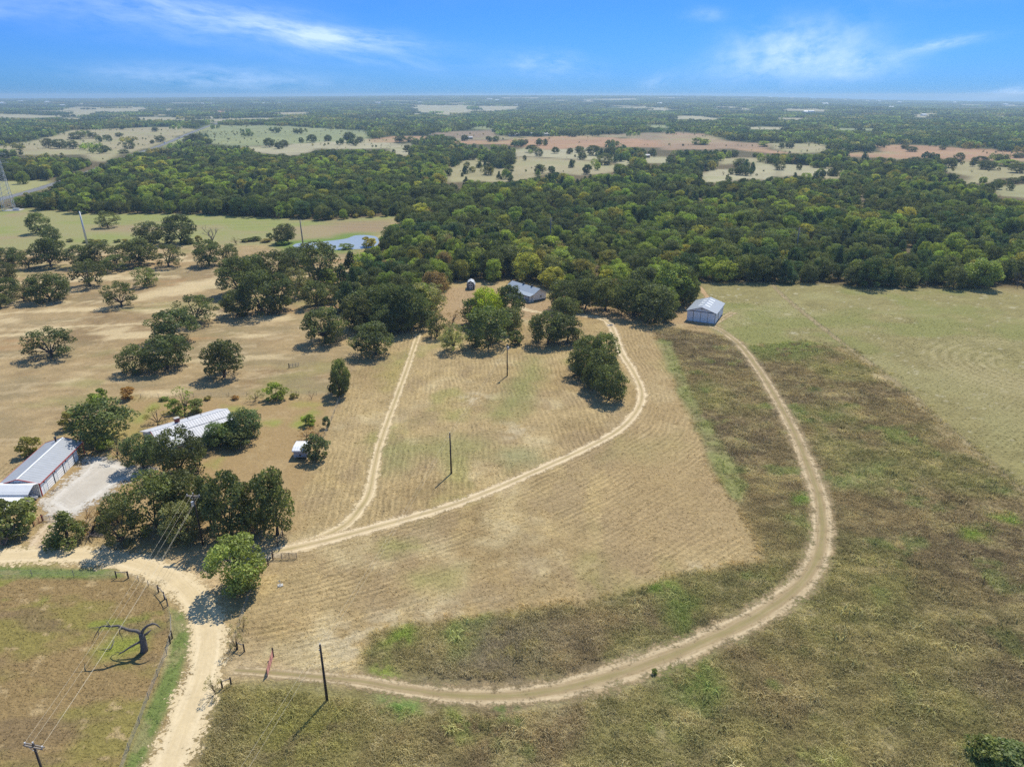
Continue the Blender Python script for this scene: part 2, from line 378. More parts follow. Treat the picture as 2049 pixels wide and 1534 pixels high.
    col = col * (1 - m[..., None]) + yc * m[..., None]
    ramp *= 1 - m; amp = amp * (1 - m) + .3 * m
    # green meadow by the pond
    m = sstep(-6, 6, sdist(x, y, Z_MEADOW) + wob * 1.5)
    mc = np.zeros_like(col); mc[:] = (.285, .27, .125)
    mc = mix3(mc, (.32, .245, .15), sstep(.5, .68, fbm(x / 60, y / 30, 41)) * .8); mc = mix3(mc, (.24, .27, .085), sstep(.52, .7, fbm(x / 40, y / 25, 42)) * .7)
    mc = mix3(mc, (.30, .215, .135), sstep(-12, 12, sdist(x, y, poly(7, [(0, 770), (380, 760), (360, 830), (100, 840)]))) * .85)
    col = col * (1 - m[..., None]) + mc * m[..., None]
    ramp *= 1 - m; amp = amp * (1 - m) + .25 * m
    m = sstep(0, 14, 17 + wob - np.abs(sdist(x, y, POND))) * sstep(-700, -62, x)
    col = mix3(col, (.42, .30, .16), m * sstep(-90, -62, x) * .7); col = mix3(col, (.14, .22, .05), m * (1 - sstep(-100, -70, x)) * .9)
    # pale olive hay field at the right
    m = sstep(-3, 3, sdist(x, y, Z_HAY) + wob)
    hc = np.zeros_like(col); hc[:] = (.262, .226, .102)
    hc = hc * (.75 + .5 * fbm(x / 3.5, y / 2.2, 53, 3))[..., None]; hc = mix3(hc, (.315, .285, .135), sstep(.5, .7, n1) * .7); hc = mix3(hc, (.47, .42, .30), sstep(.70, .78, fbm(x / 2.6, y / 1.6, 54)) * .6); hc = mix3(hc, (.225, .228, .08), sstep(.55, .72, fbm(x / 30, y / 22, 51)) * .75)
    hc = mix3(hc, (.285, .225, .115), sstep(95, 180, x) * sstep(.42, .62, fbm(x / 45, y / 45, 52)) * .7)
    cx, cy = gp(2060, 735)
    rr = np.hypot(x - cx, (y - cy)) + (n1 - .5) * 3
    ring = sstep(34, 24, rr) * sstep(5, 10, rr) * (.5 + .5 * np.sin(rr * 2.0)) * sstep(.35, .6, n1 + .1)
    hc = mix3(hc, (.40, .34, .185), ring * .7)
    col = col * (1 - m[..., None]) + hc * m[..., None]
    amp = amp * (1 - m) + .5 * m
    rowh = x * .62 - y * .78
    row = np.where(m > .5, rowh, row); ramp = ramp * (1 - m) + .12 * m
    # tall uncut grass
    nearf = x > np.interp(y, FENCE_R[::-1, 1], FENCE_R[::-1, 0]) - 14
    m = sstep(np.where(nearf, -5, -1.6), np.where(nearf, 5, 1.6), sdist(x, y, Z_TALL) + wob * np.where(nearf, 1.8, .45))
    tc = np.zeros_like(col); tc[:] = (.220, .168, .092)
    tc = mix3(tc, (.185, .140, .085), sstep(.45, .62, fbm(x / 26, y / 26, 61)) * .9)
    tc = mix3(tc, (.205, .19, .078), sstep(.50, .70, fbm(x / 20, y / 20, 62)) * .7)
    tc = mix3(tc, (.175, .195, .07), sstep(.62, .76, fbm(x / 7, y / 7, 63)) * .7)
    tc = mix3(tc, (.31, .255, .14), sstep(.54, .74, fbm(x / 6, y / 4, 64)) * .7)
    tc = mix3(tc, (.225, .195, .085), sstep(150, 90, D) * sstep(.4, .6, fbm(x / 17, y / 17, 65)) * .6)
    tc = tc * (.62 + .76 * fbm(x / 3.4, y / 2.6, 66, 3))[..., None]
    tc = mix3(tc, (.36, .30, .18), sstep(.60, .74, fbm(x / 2.2, y / 1.4, 67)) * .5)
    for pts, g, s in [(poly(10, [(930, 590), (950, 500), (1170, 455), (1110, 600), (1040, 680), (970, 690)]), (.22, .29, .05), 1.6), (poly(10, [(670, 600), (690, 560), (760, 530), (800, 560), (780, 610)]), (.20, .26, .05), 1.3),
                      (poly(10, [(590, 740), (650, 730), (700, 770), (640, 765)]), (.22, .27, .05), 1), (poly(10, [(640, 870), (830, 880), (830, 950), (720, 970)]), (.13, .24, .055), 1.3),
                      (poly(10, [(960, 930), (1060, 960), (1130, 1010), (1010, 1060)]), (.19, .25, .055), 1.5), (poly(10, [(1190, 920), (1300, 930), (1290, 1000), (1230, 990)]), (.10, .21, .04), 1.0),
                      (poly(11, [(200, 320), (320, 300), (360, 340), (250, 360)]), (.17, .24, .05), 1.5), (poly(11, [(330, 400), (480, 390), (480, 540), (390, 580), (330, 500)]), (.155, .19, .05), 2),
                      (poly(11, [(290, 760), (520, 650), (590, 850), (500, 960), (310, 850)]), (.165, .20, .06), 2), (poly(11, [(1760, 70), (1870, 50), (1860, 95), (1770, 100)]), (.22, .29, .05), 1.5), (poly(11, [(1900, 0), (2000, 0), (1990, 30)]), (.2, .27, .05), 1.5),
                      (poly(9, [(1370, 620), (1450, 620), (1500, 690), (1420, 680)]), (.22, .24, .08), 2), (poly(9, [(1070, 860), (1400, 780), (1400, 850), (1150, 900)]), (.24, .25, .105), 2.5), (poly(9, [(930, 950), (1020, 940), (1010, 980), (950, 985)]), (.17, .25, .05), 1.5),
                      (poly(10, [(0, 820), (480, 900), (480, 1150), (0, 1207)]), (.235, .215, .07), 4), (poly(10, [(1000, 470), (1180, 480), (1600, 560), (1300, 780), (900, 790)]), (.205, .165, .115), 4),
                      (poly(11, [(950, 1120), (1150, 1180), (1100, 1300), (900, 1200)]), (.25, .27, .08), 2), (poly(11, [(1740, 1100), (1900, 1080), (2000, 1170), (1900, 1250), (1740, 1160)]), (.18, .26, .06), 1.5),
                      (poly(9, [(700, 250), (800, 180), (1150, 230), (1000, 300), (760, 280)]), (.19, .20, .075), 4), (poly(9, [(640, 160), (740, 160), (1150, 215), (760, 250), (690, 230)]), (.22, .23, .085), 3)]:
        tc = mix3(tc, g, sstep(-s * 1.4, s * 1.4, sdist(x, y, pts) + wob * .7) * sstep(.25, .5, n3) * .8)
    col = col * (1 - m[..., None]) + tc * m[..., None]
    amp = amp * (1 - m) + .65 * m; ramp *= 1 - m
    tall = m.copy()
    m = sstep(-1, 1, sdist(x, y, Z_STRIP) + wob * .3)
    col = mix3(col, (.235, .235, .095), m * (.45 + .5 * sstep(.3, .6, n2))); col = col * (1 + m * .5 * (n3 - .5))[..., None]; tall *= 1 - .75 * m; amp = amp * (1 - m) + .45 * m
    # paddock inside the roadside fence and the green verges
    m = sstep(-.8, .8, sdist(x, y, Z_PADDOCK) + wob * .2)
    dc = np.zeros_like(col); dc[:] = (.275, .192, .092)
    dc = mix3(dc, (.24, .205, .065), sstep(.47, .66, fbm(x / 13, y / 9, 71)) * .85); dc = mix3(dc, (.21, .23, .05), sstep(.6, .74, fbm(x / 8, y / 6, 72)) * .8)
    dc = mix3(dc, (.205, .145, .082), sstep(.55, .7, fbm(x / 16, y / 5, 73)) * .7); dc = mix3(dc, (.42, .31, .17), sstep(.68, .76, fbm(x / 2.5, y / 1.6, 74)) * .8)
    dc = mix3(dc, (.23, .26, .05), sstep(-2, 2, sdist(x, y, poly(5, [(560, 650), (660, 560), (860, 550), (860, 640), (700, 690), (580, 700)])) + wob * .3) * .85)
    col = col * (1 - m[..., None]) + dc * m[..., None]
    amp = amp * (1 - m) + .5 * m; ramp *= 1 - m
    m = sstep(-.7, .7, np.maximum(sdist(x, y, Z_VERGE), sdist(x, y, Z_VERGE2)) + wob * .18)
    vc = np.zeros_like(col); vc[:] = (.16, .20, .062); vc = mix3(vc, (.30, .25, .13), sstep(.5, .66, n3) * .6)
    col = col * (1 - m[..., None]) + vc * m[..., None]; ramp *= 1 - m
    # bare soil: apron at the road bend, house site, gate
    for Z, g, s in [(Z_APRON, (.50, .37, .22), 2.0), (Z_SITE, (.38, .265, .155), 3), (poly(5, [(1300, 740), (1420, 680), (1560, 700), (1700, 760), (1540, 800), (1340, 810)]), (.46, .35, .21), 1.4)]:
        m = sstep(-s, s, sdist(x, y, Z) + wob * .6) * .85
        col = mix3(col, g, m); ramp *= 1 - m
    # woods floor and everything farther away
    m = sstep(-3, 6, sdist(x, y, FRONT) + wob * .5)
    wc = np.zeros_like(col); wc[:] = (.13, .10, .055)
    wc = mix3(wc, (.055, .07, .026), sstep(900, 1600, D))
    k = D > 380
    fx, fy = x[k], y[k]
    fc = wc[k]; open_ = np.zeros(fx.shape)
    fD = D[k]; gp_ = far_gap(fx, fy)
    fc = mix3(fc, (.36, .32, .21), sstep(.55, .575, gp_) * sstep(2300, 2600, fD) * .95)
    fn = fbm(fx / 50, fy / 50, 81) - .5; fn2 = fbm(fx / 160, fy / 60, 82); fn3 = fbm(fx / 25, fy / 18, 83)
    for (r, c, pts), P in zip(CLEAR, CLEAR_W):
        ms = np.median(np.hypot(P[:, 0], P[:, 1]))
        mm = sstep(-.008 * ms, .008 * ms, sdist(fx, fy, P) + fn * .02 * ms)
        cc = np.array(c) * (0.92 + .35 * (fn2 - .5) + .3 * (fn3 - .5))[:, None]
        cc = mix3(cc, (.27, .27, .13), sstep(.56, .72, fn2) * .45)
        fc = fc * (1 - mm[:, None]) + cc * mm[:, None]
        open_ = np.maximum(open_, mm)
    # the wood floor is hidden behind its front trees, so clearings run on under them
    wc[k] = fc
    col = col * (1 - m[..., None]) + wc * m[..., None]
    ramp *= 1 - m; amp = amp * (1 - m) + .3 * m
    amp = amp * (1 - .6 * sstep(400, 900, D))
    col = col * np.array([.96, .965, .92])
    return np.clip(col, .01, .8), amp, row, ramp, tall


# ------------------------------------------------------------------ object helpers
def tag(o, label=None, cat=None, group=None, kind=None):
    if label: o["label"] = label
    if cat: o["category"] = cat
    if group: o["group"] = group
    if kind: o["kind"] = kind
    return o


def empty(name, loc=(0, 0, 0), rz=0.0, label=None, cat=None, group=None):
    o = bpy.data.objects.new(name, None)
    o.location = loc; o.rotation_euler = (0, 0, rz); o.empty_display_size = .3
    COL.objects.link(o)
    return tag(o, label, cat, group)


def mesh_np(name, V, Fq, mats=(), attrs=(), midx=None):
    """fast mesh from numpy; Fq is (n,4) or (n,3)"""
    me = bpy.data.meshes.new(name)
    V = np.asarray(V, np.float32); Fq = np.asarray(Fq, np.int32)
    nf, k = Fq.shape
    me.vertices.add(len(V)); me.vertices.foreach_set("co", V.ravel())
    me.loops.add(nf * k); me.loops.foreach_set("vertex_index", Fq.ravel())
    me.polygons.add(nf); me.polygons.foreach_set("loop_start", np.arange(0, nf * k, k, dtype=np.int32))
    for m_ in mats: me.materials.append(m_)
    if midx is not None: me.polygons.foreach_set("material_index", np.asarray(midx, np.int32))
    me.update(calc_edges=True)
    for an, typ, dat in attrs:
        a = me.attributes.new(an, typ, 'POINT')
        dat = np.asarray(dat, np.float32)
        a.data.foreach_set({'FLOAT': "value", 'FLOAT_COLOR': "color", 'FLOAT_VECTOR': "vector"}[typ], dat.ravel())
    return me


class MB:
    """collects shapes into one mesh"""
    def __init__(s): s.v = []; s.f = []

    def add(s, vs, fs):
        b = len(s.v); s.v += [tuple(p) for p in vs]; s.f += [tuple(b + i for i in f) for f in fs]; return s

    def box(s, c, d, rz=0.0, rx=0.0, ry=0.0):
        R = Matrix.Rotation(rz, 3, 'Z') @ Matrix.Rotation(ry, 3, 'Y') @ Matrix.Rotation(rx, 3, 'X')
        vs = [Vector(c) + R @ Vector((sx * d[0] / 2, sy * d[1] / 2, sz * d[2] / 2)) for sz in (-1, 1) for sy in (-1, 1) for sx in (-1, 1)]
        return s.add(vs, [(0, 2, 3, 1), (4, 5, 7, 6), (0, 1, 5, 4), (2, 6, 7, 3), (0, 4, 6, 2), (1, 3, 7, 5)])

    def bb(s, a, b):
        return s.box([(a[i] + b[i]) / 2 for i in range(3)], [abs(b[i] - a[i]) for i in range(3)])

    def tube(s, pts, rad, n=6, cap=True):
        pts = [Vector(p) for p in pts]
        if not hasattr(rad, '__len__'): rad = [rad] * len(pts)
        b = len(s.v); rings = []
        for i, p in enumerate(pts):
            t = (pts[min(i + 1, len(pts) - 1)] - pts[max(i - 1, 0)]).normalized()
            a = t.orthogonal().normalized() if i == 0 else (a - t * a.dot(t)).normalized()
            c = t.cross(a)
            for k in range(n):
                w = 2 * math.pi * k / n
                s.v.append(tuple(p + (a * math.cos(w) + c * math.sin(w)) * rad[i]))
        for i in range(len(pts) - 1):
            for k in range(n):
                s.f.append((b + i * n + k, b + i * n + (k + 1) % n, b + (i + 1) * n + (k + 1) % n, b + (i + 1) * n + k))
        if cap:
            s.f.append(tuple(b + k for k in reversed(range(n)))); e = b + (len(pts) - 1) * n
            s.f.append(tuple(e + k for k in range(n)))
        return s

    def extrude(s, prof, x0, x1):
        """closed profile of (y,z) swept along x"""
        n = len(prof); b = len(s.v)
        s.v += [(x0, y, z) for y, z in prof] + [(x1, y, z) for y, z in prof]
        s.f += [(b + i, b + (i + 1) % n, b + n + (i + 1) % n, b + n + i) for i in range(n)]
        s.f += [tuple(b + i for i in reversed(range(n))), tuple(b + n + i for i in range(n))]
        return s

    def build(s, name, mat, parent=None, smooth=False, loc=None):
        me = bpy.data.meshes.new(name)
        me.from_pydata(s.v, [], s.f)
        me.update()
        import bmesh
        bm = bmesh.new(); bm.from_mesh(me); bmesh.ops.recalc_face_normals(bm, faces=bm.faces); bm.to_mesh(me); bm.free()
        if smooth: me.polygons.foreach_set("use_smooth", [True] * len(me.polygons))
        me.materials.append(mat)
        o = bpy.data.objects.new(name, me)
        COL.objects.link(o)
        if parent: o.parent = parent
        if loc: o.location = loc
        return o


def copy_tree(o, parent=None):
    c = o.copy(); COL.objects.link(c)
    if parent: c.parent = parent
    for ch in list(o.children): copy_tree(ch, c)
    return c


# ------------------------------------------------------------------ materials
def new_mat(name):
    m = bpy.data.materials.new(name); m.use_nodes = True
    return m, m.node_tree.nodes, m.node_tree.links, m.node_tree.nodes["Principled BSDF"]


def plain(name, col, rough=.7, metal=0.0, var=.12, scale=3.0, spec=.3, stretch=(1, 1, 1)):
    m, N, L, b = new_mat(name)
    tc = N.new("ShaderNodeTexCoord"); mp = N.new("ShaderNodeMapping"); mp.inputs["Scale"].default_value = stretch
    L.new(tc.outputs["Object"], mp.inputs[0])
    nz = N.new("ShaderNodeTexNoise"); nz.inputs["Scale"].default_value = scale; nz.inputs["Detail"].default_value = 5
    L.new(mp.outputs[0], nz.inputs["Vector"])
    mr = N.new("ShaderNodeMapRange"); mr.inputs[1].default_value = .25; mr.inputs[2].default_value = .75
    mr.inputs[3].default_value = 1 - var; mr.inputs[4].default_value = 1 + var
    L.new(nz.outputs[0], mr.inputs[0])
    mx = N.new("ShaderNodeVectorMath"); mx.operation = 'SCALE'; mx.inputs[0].default_value = col
    L.new(mr.outputs[0], mx.inputs["Scale"]); L.new(mx.outputs[0], b.inputs["Base Color"])
    b.inputs["Roughness"].default_value = rough; b.inputs["Metallic"].default_value = metal
    b.inputs["Specular IOR Level"].default_value = spec
    return m


def ribbed(name, col, axis=0, pitch=.3, depth=.5, rough=.5, metal=0.0, spec=.3, stain=.12, dark=.8):
    """corrugated metal sheet: ribs every pitch metres along one object axis"""
    m, N, L, b = new_mat(name)
    tc = N.new("ShaderNodeTexCoord"); sp = N.new("ShaderNodeSeparateXYZ"); L.new(tc.outputs["Object"], sp.inputs[0])
    mu = N.new("ShaderNodeMath"); mu.operation = 'MULTIPLY'; mu.inputs[1].default_value = 2 * math.pi / pitch
    L.new(sp.outputs[axis], mu.inputs[0])
    sn = N.new("ShaderNodeMath"); sn.operation = 'SINE'; L.new(mu.outputs[0], sn.inputs[0])
    bp = N.new("ShaderNodeBump"); bp.inputs["Strength"].default_value = depth; bp.inputs["Distance"].default_value = .04
    L.new(sn.outputs[0], bp.inputs["Height"]); L.new(bp.outputs[0], b.inputs["Normal"])
    nz = N.new("ShaderNodeTexNoise"); nz.inputs["Scale"].default_value = .8; nz.inputs["Detail"].default_value = 6
    L.new(tc.outputs["Object"], nz.inputs["Vector"])
    mr = N.new("ShaderNodeMapRange"); mr.inputs[1].default_value = .3; mr.inputs[2].default_value = .7
    mr.inputs[3].default_value = 1 - stain; mr.inputs[4].default_value = 1 + stain
    L.new(nz.outputs[0], mr.inputs[0])
    m2 = N.new("ShaderNodeMapRange"); m2.inputs[1].default_value = -1; m2.inputs[2].default_value = -.6
    m2.inputs[3].default_value = dark; m2.inputs[4].default_value = 1
    L.new(sn.outputs[0], m2.inputs[0])
    mm = N.new("ShaderNodeMath"); mm.operation = 'MULTIPLY'; L.new(mr.outputs[0], mm.inputs[0]); L.new(m2.outputs[0], mm.inputs[1])
    mx = N.new("ShaderNodeVectorMath"); mx.operation = 'SCALE'; mx.inputs[0].default_value = col
    L.new(mm.outputs[0], mx.inputs["Scale"]); L.new(mx.outputs[0], b.inputs["Base Color"])
    b.inputs["Roughness"].default_value = rough; b.inputs["Metallic"].default_value = metal
    b.inputs["Specular IOR Level"].default_value = spec
    return m


def leaf_mat(name, source, trans=.33):
    """foliage: colour comes from the object or from the instance, varied by a tone stored per leaf clump"""
    m, N, L, b = new_mat(name)
    N.remove(b)
    out = N["Material Output"]
    if source == 'object':
        oi = N.new("ShaderNodeObjectInfo"); c = oi.outputs["Color"]
    else:
        at = N.new("ShaderNodeAttribute"); at.attribute_type = 'INSTANCER'; at.attribute_name = "tcol"; c = at.outputs["Color"]
    tn = N.new("ShaderNodeAttribute"); tn.attribute_name = "tone"
    sc = N.new("ShaderNodeVectorMath"); sc.operation = 'SCALE'
    L.new(c, sc.inputs[0]); L.new(tn.outputs["Fac"], sc.inputs["Scale"])
    df = N.new("ShaderNodeBsdfDiffuse"); tr = N.new("ShaderNodeBsdfTranslucent"); mx = N.new("ShaderNodeMixShader")
    L.new(sc.outputs[0], df.inputs["Color"])
    yl = N.new("ShaderNodeVectorMath"); yl.operation = 'MULTIPLY'; yl.inputs[1].default_value = (1.5, 1.55, .7)
    L.new(sc.outputs[0], yl.inputs[0]); L.new(yl.outputs[0], tr.inputs["Color"])
    mx.inputs[0].default_value = trans
    L.new(df.outputs[0], mx.inputs[1]); L.new(tr.outputs[0], mx.inputs[2])
    gl = N.new("ShaderNodeBsdfGlossy"); gl.inputs["Roughness"].default_value = .45; gl.inputs["Color"].default_value = (.8, .85, .9, 1)
    m2 = N.new("ShaderNodeMixShader"); m2.inputs[0].default_value = .012
    L.new(mx.outputs[0], m2.inputs[1]); L.new(gl.outputs[0], m2.inputs[2])
    L.new(m2.outputs[0], out.inputs["Surface"])
    return m


LEAF_O, LEAF_I = leaf_mat("leaf_object", 'object'), leaf_mat("leaf_instance", 'instance')
GRASS_I = leaf_mat("grass_instance", 'instance', .22)
BARK = plain("bark", (.085, .066, .05), .9, var=.35, scale=9, stretch=(1, 1, .25))
DEAD = plain("dead_wood", (.14, .125, .115), .9, var=.4, scale=6)
POLEWOOD = plain("pole_wood", (.055, .044, .036), .85, var=.3, scale=5, stretch=(4, 4, .3))
GREYWOOD = plain("weathered_wood", (.24, .21, .18), .9, var=.3, scale=6)
STEEL = plain("galvanised_steel", (.52, .54, .56), .5, .3, var=.1)
WIRE = plain("aluminium_wire", (.66, .58, .42), .45, .2, var=.05)
FENCEWIRE = plain("fence_wire", (.30, .28, .25), .6, .2, var=.1)
INSUL = plain("insulator_porcelain", (.55, .56, .58), .3, var=.05)
REDPAINT = plain("red_paint", (.42, .075, .065), .6, var=.25, scale=6)
WHITE = plain("white_paint", (.82, .83, .83), .55, var=.06)
WHITEDOOR = ribbed("white_door_panel", (.93, .93, .93), 2, .5, .35, .5, stain=.04, dark=.93)
DARKTRIM = plain("dark_trim", (.045, .05, .055), .5, var=.15)
GLASS = plain("dark_window_glass", (.02, .025, .03), .08, var=.1, spec=.8)
BRICK = plain("red_brick", (.27, .075, .06), .9, var=.3, scale=12)
CONCRETE = plain("concrete", (.45, .43, .39), .9, var=.15)
TYRE = plain("black_rubber", (.02, .02, .02), .9, var=.1)


def ground_mat():
    m, N, L, b = new_mat("ground_soil_and_grass")
    tc = N.new("ShaderNodeTexCoord")
    col = N.new("ShaderNodeAttribute"); col.attribute_name = "col"
    amp = N.new("ShaderNodeAttribute"); amp.attribute_name = "amp"
    row = N.new("ShaderNodeAttribute"); row.attribute_name = "row"
    ramp = N.new("ShaderNodeAttribute"); ramp.attribute_name = "rowamp"

    def noise(scale, detail=4, vec=None, rough=.6):
        n = N.new("ShaderNodeTexNoise"); n.inputs["Scale"].default_value = scale; n.inputs["Detail"].default_value = detail
        n.inputs["Roughness"].default_value = rough
        L.new(vec or tc.outputs["Object"], n.inputs["Vector"]); return n.outputs[0]

    def mth(op, a, bb=None, c=None):
        n = N.new("ShaderNodeMath"); n.operation = op
        for k, v in enumerate((a, bb, c)):
            if v is None: continue
            if isinstance(v, (int, float)): n.inputs[k].default_value = v
            else: L.new(v, n.inputs[k])
        return n.outputs[0]
    nA, nB, nC = noise(1.05, 5), noise(3.2, 4), noise(.32, 3)
    clump = mth('ADD', mth('MULTIPLY', mth('SUBTRACT', nA, .5), 3.2), mth('MULTIPLY', mth('SUBTRACT', nB, .5), 2.6))
    clump = mth('ADD', clump, mth('MULTIPLY', mth('SUBTRACT', nC, .5), 1.0))
    # rows left by the mower
    cb = N.new("ShaderNodeCombineXYZ"); L.new(row.outputs["Fac"], cb.inputs[0]); 
    sp = N.new("ShaderNodeSeparateXYZ"); L.new(tc.outputs["Object"], sp.inputs[0])
    L.new(mth('MULTIPLY', sp.outputs[1], .12), cb.inputs[1])
    rn = noise(1.6, 3, cb.outputs[0])
    ph = mth('ADD', mth('MULTIPLY', row.outputs["Fac"], 2 * math.pi / 1.25), mth('MULTIPLY', nC, 0.0))
    rows = mth('ADD', mth('MULTIPLY', mth('SINE', ph), .45), mth('MULTIPLY', mth('SUBTRACT', rn, .5), 3.2))
    fac = mth('ADD', 1.0, mth('ADD', mth('MULTIPLY', clump, mth('MULTIPLY', amp.outputs["Fac"], .62)), mth('MULTIPLY', rows, mth('MULTIPLY', ramp.outputs["Fac"], .72))))
    fac = mth('MAXIMUM', fac, .25)
    fac = mth('MINIMUM', fac, 1.9)
    sc = N.new("ShaderNodeVectorMath"); sc.operation = 'SCALE'; L.new(col.outputs["Color"], sc.inputs[0]); L.new(fac, sc.inputs["Scale"])
    # bright clumps drift to straw, dark ones to soil
    L.new(sc.outputs[0], b.inputs["Base Color"])
    b.inputs["Roughness"].default_value = .95; b.inputs["Specular IOR Level"].default_value = .05
    bp = N.new("ShaderNodeBump"); bp.inputs["Strength"].default_value = .8; bp.inputs["Distance"].default_value = .22
    L.new(mth('MULTIPLY', mth('ADD', clump, mth('MULTIPLY', rows, mth('MULTIPLY', ramp.outputs["Fac"], 1.5))), amp.outputs["Fac"]), bp.inputs["Height"])
    L.new(bp.outputs[0], b.inputs["Normal"])
    return m


def road_mat(name, col, pale, kind, edge=.22, mid=None):
    """dirt track: t runs -1..1 across, frayed alpha edges, wheel ruts along it"""
    m, N, L, b = new_mat(name)
    out = N["Material Output"]
    tc = N.new("ShaderNodeTexCoord"); at = N.new("ShaderNodeAttribute"); at.attribute_name = "t"
    sa = N.new("ShaderNodeAttribute"); sa.attribute_name = "s"

    def mth(op, a, bb=None):
        n = N.new("ShaderNodeMath"); n.operation = op
        for k, v in enumerate((a, bb)):
            if v is None: continue
            if isinstance(v, (int, float)): n.inputs[k].default_value = v
            else: L.new(v, n.inputs[k])
        return n.outputs[0]

    def noise(scale, detail, vec):
        n = N.new("ShaderNodeTexNoise"); n.inputs["Scale"].default_value = scale; n.inputs["Detail"].default_value = detail
        n.inputs["Roughness"].default_value = .65
        L.new(vec, n.inputs["Vector"]); return n.outputs[0]
    cb = N.new("ShaderNodeCombineXYZ"); L.new(mth('MULTIPLY', at.outputs["Fac"], 5.0), cb.inputs[0]); L.new(mth('MULTIPLY', sa.outputs["Fac"], .10), cb.inputs[1])
    streak = noise(1.6, 5, cb.outputs[0])
    n1 = noise(.35, 5, tc.outputs["Object"]); n2 = noise(1.8, 5, tc.outputs["Object"]); n3 = noise(.09, 3, tc.outputs["Object"])
    ab = mth('ABSOLUTE', at.outputs["Fac"])
    # wheel ruts around |t| = .45
    rut = mth('SUBTRACT', 1.0, mth('MULTIPLY', mth('ABSOLUTE', mth('SUBTRACT', ab, .45)), 4.8))
    rut = mth('MAXIMUM', mth('ADD', rut, mth('MULTIPLY', mth('SUBTRACT', n2, .5), 1.2)), 0.0)
    rut = mth('MINIMUM', rut, 1.0)
    mx = N.new("ShaderNodeMix"); mx.data_type = 'RGBA'; mx.inputs[6].default_value = col + (1,); mx.inputs[7].default_value = pale + (1,)
    f = mth('ADD', mth('MULTIPLY', rut, .55), mth('MULTIPLY', mth('SUBTRACT', streak, .45), 1.5))
    cl = N.new("ShaderNodeClamp"); L.new(f, cl.inputs[0]); L.new(cl.outputs[0], mx.inputs[0])
    res = mx.outputs[2]
    if mid:                                  # grass growing between the ruts
        mg = N.new("ShaderNodeMix"); mg.data_type = 'RGBA'; mg.inputs[7].default_value = mid[0] + (1,)
        L.new(res, mg.inputs[6])
        g = mth('SUBTRACT', 1.0, mth('MULTIPLY', ab, 1 / mid[2]))
        g = mth('ADD', g, mth('MULTIPLY', mth('SUBTRACT', n2, .52), 1.6)); g = mth('ADD', g, mth('MULTIPLY', mth('SUBTRACT', n3, .5), 1.4))
        cg = N.new("ShaderNodeClamp"); L.new(g, cg.inputs[0]); L.new(mth('MULTIPLY', cg.outputs[0], mid[1]), mg.inputs[0])
        res = mg.outputs[2]
    v = mth('ADD', .80, mth('MULTIPLY', n2, .28)); v = mth('ADD', v, mth('MULTIPLY', mth('SUBTRACT', n1, .5), .35))
    sc = N.new("ShaderNodeVectorMath"); sc.operation = 'SCALE'; L.new(res, sc.inputs[0]); L.new(v, sc.inputs["Scale"])
    L.new(sc.outputs[0], b.inputs["Base Color"]); b.inputs["Roughness"].default_value = .95; b.inputs["Specular IOR Level"].default_value = .05
    bp = N.new("ShaderNodeBump"); bp.inputs["Strength"].default_value = .5; bp.inputs["Distance"].default_value = .08
    L.new(mth('ADD', n2, streak), bp.inputs["Height"]); L.new(bp.outputs[0], b.inputs["Normal"])
    a = mth('SUBTRACT', mth('ADD', 1.0, mth('MULTIPLY', mth('SUBTRACT', mth('ADD', n1, n2), 1.06), 1.9)), ab)
    a = mth('DIVIDE', a, edge)
    ca = N.new("ShaderNodeClamp"); L.new(a, ca.inputs[0])
    tr = N.new("ShaderNodeBsdfTransparent"); ms = N.new("ShaderNodeMixShader")
    L.new(ca.outputs[0], ms.inputs[0]); L.new(tr.outputs[0], ms.inputs[1]); L.new(b.outputs[0], ms.inputs[2])
    L.new(ms.outputs[0], out.inputs["Surface"])
    return m


# ------------------------------------------------------------------ ground sheet
def build_ground():
    azd = np.r_[np.linspace(-180, -60, 25)[:-1], np.linspace(-60, -47, 40)[:-1], np.linspace(-47, 47, 900), np.linspace(47, 60, 40)[1:], np.linspace(60, 180, 25)[1:-1]]
    az = np.radians(azd)
    # ring distances follow the look-down angle so that near rings are fine and far rings coarse
    ang = np.r_[89.9, np.linspace(84, 56, 40)[:-1], np.linspace(56, 2.4, 620)[:-1], np.linspace(2.4, .9, 50)[:-1], np.linspace(.9, .335, 40)]
    r = H / np.tan(np.radians(ang))
    A, R = np.meshgrid(az, r)
    X, Y = R * np.sin(A), R * np.cos(A)
    Z = ground_z(X, Y)
    n, mcol = X.shape
    V = np.stack([X, Y, Z], -1).reshape(-1, 3)
    i = np.arange(n - 1)[:, None]; j = np.arange(mcol)[None, :]; j2 = (j + 1) % mcol
    Fq = np.stack([i * mcol + j + 0 * j2, i * mcol + j2, (i + 1) * mcol + j2, (i + 1) * mcol + j + 0 * j2], -1).reshape(-1, 4)
    c, amp, row, ramp, tall = zone_colour(V[:, 0], V[:, 1])
    rgba = np.c_[c, np.ones(len(c))]
    me = mesh_np("ground", V, Fq, [ground_mat()], [("col", 'FLOAT_COLOR', rgba), ("amp", 'FLOAT', amp), ("row", 'FLOAT', row), ("rowamp", 'FLOAT', ramp)])
    o = bpy.data.objects.new("ground", me); COL.objects.link(o)
    tag(o, "dry straw coloured farmland of mown field, tall grass and pasture", kind="structure")
    return o


build_ground()


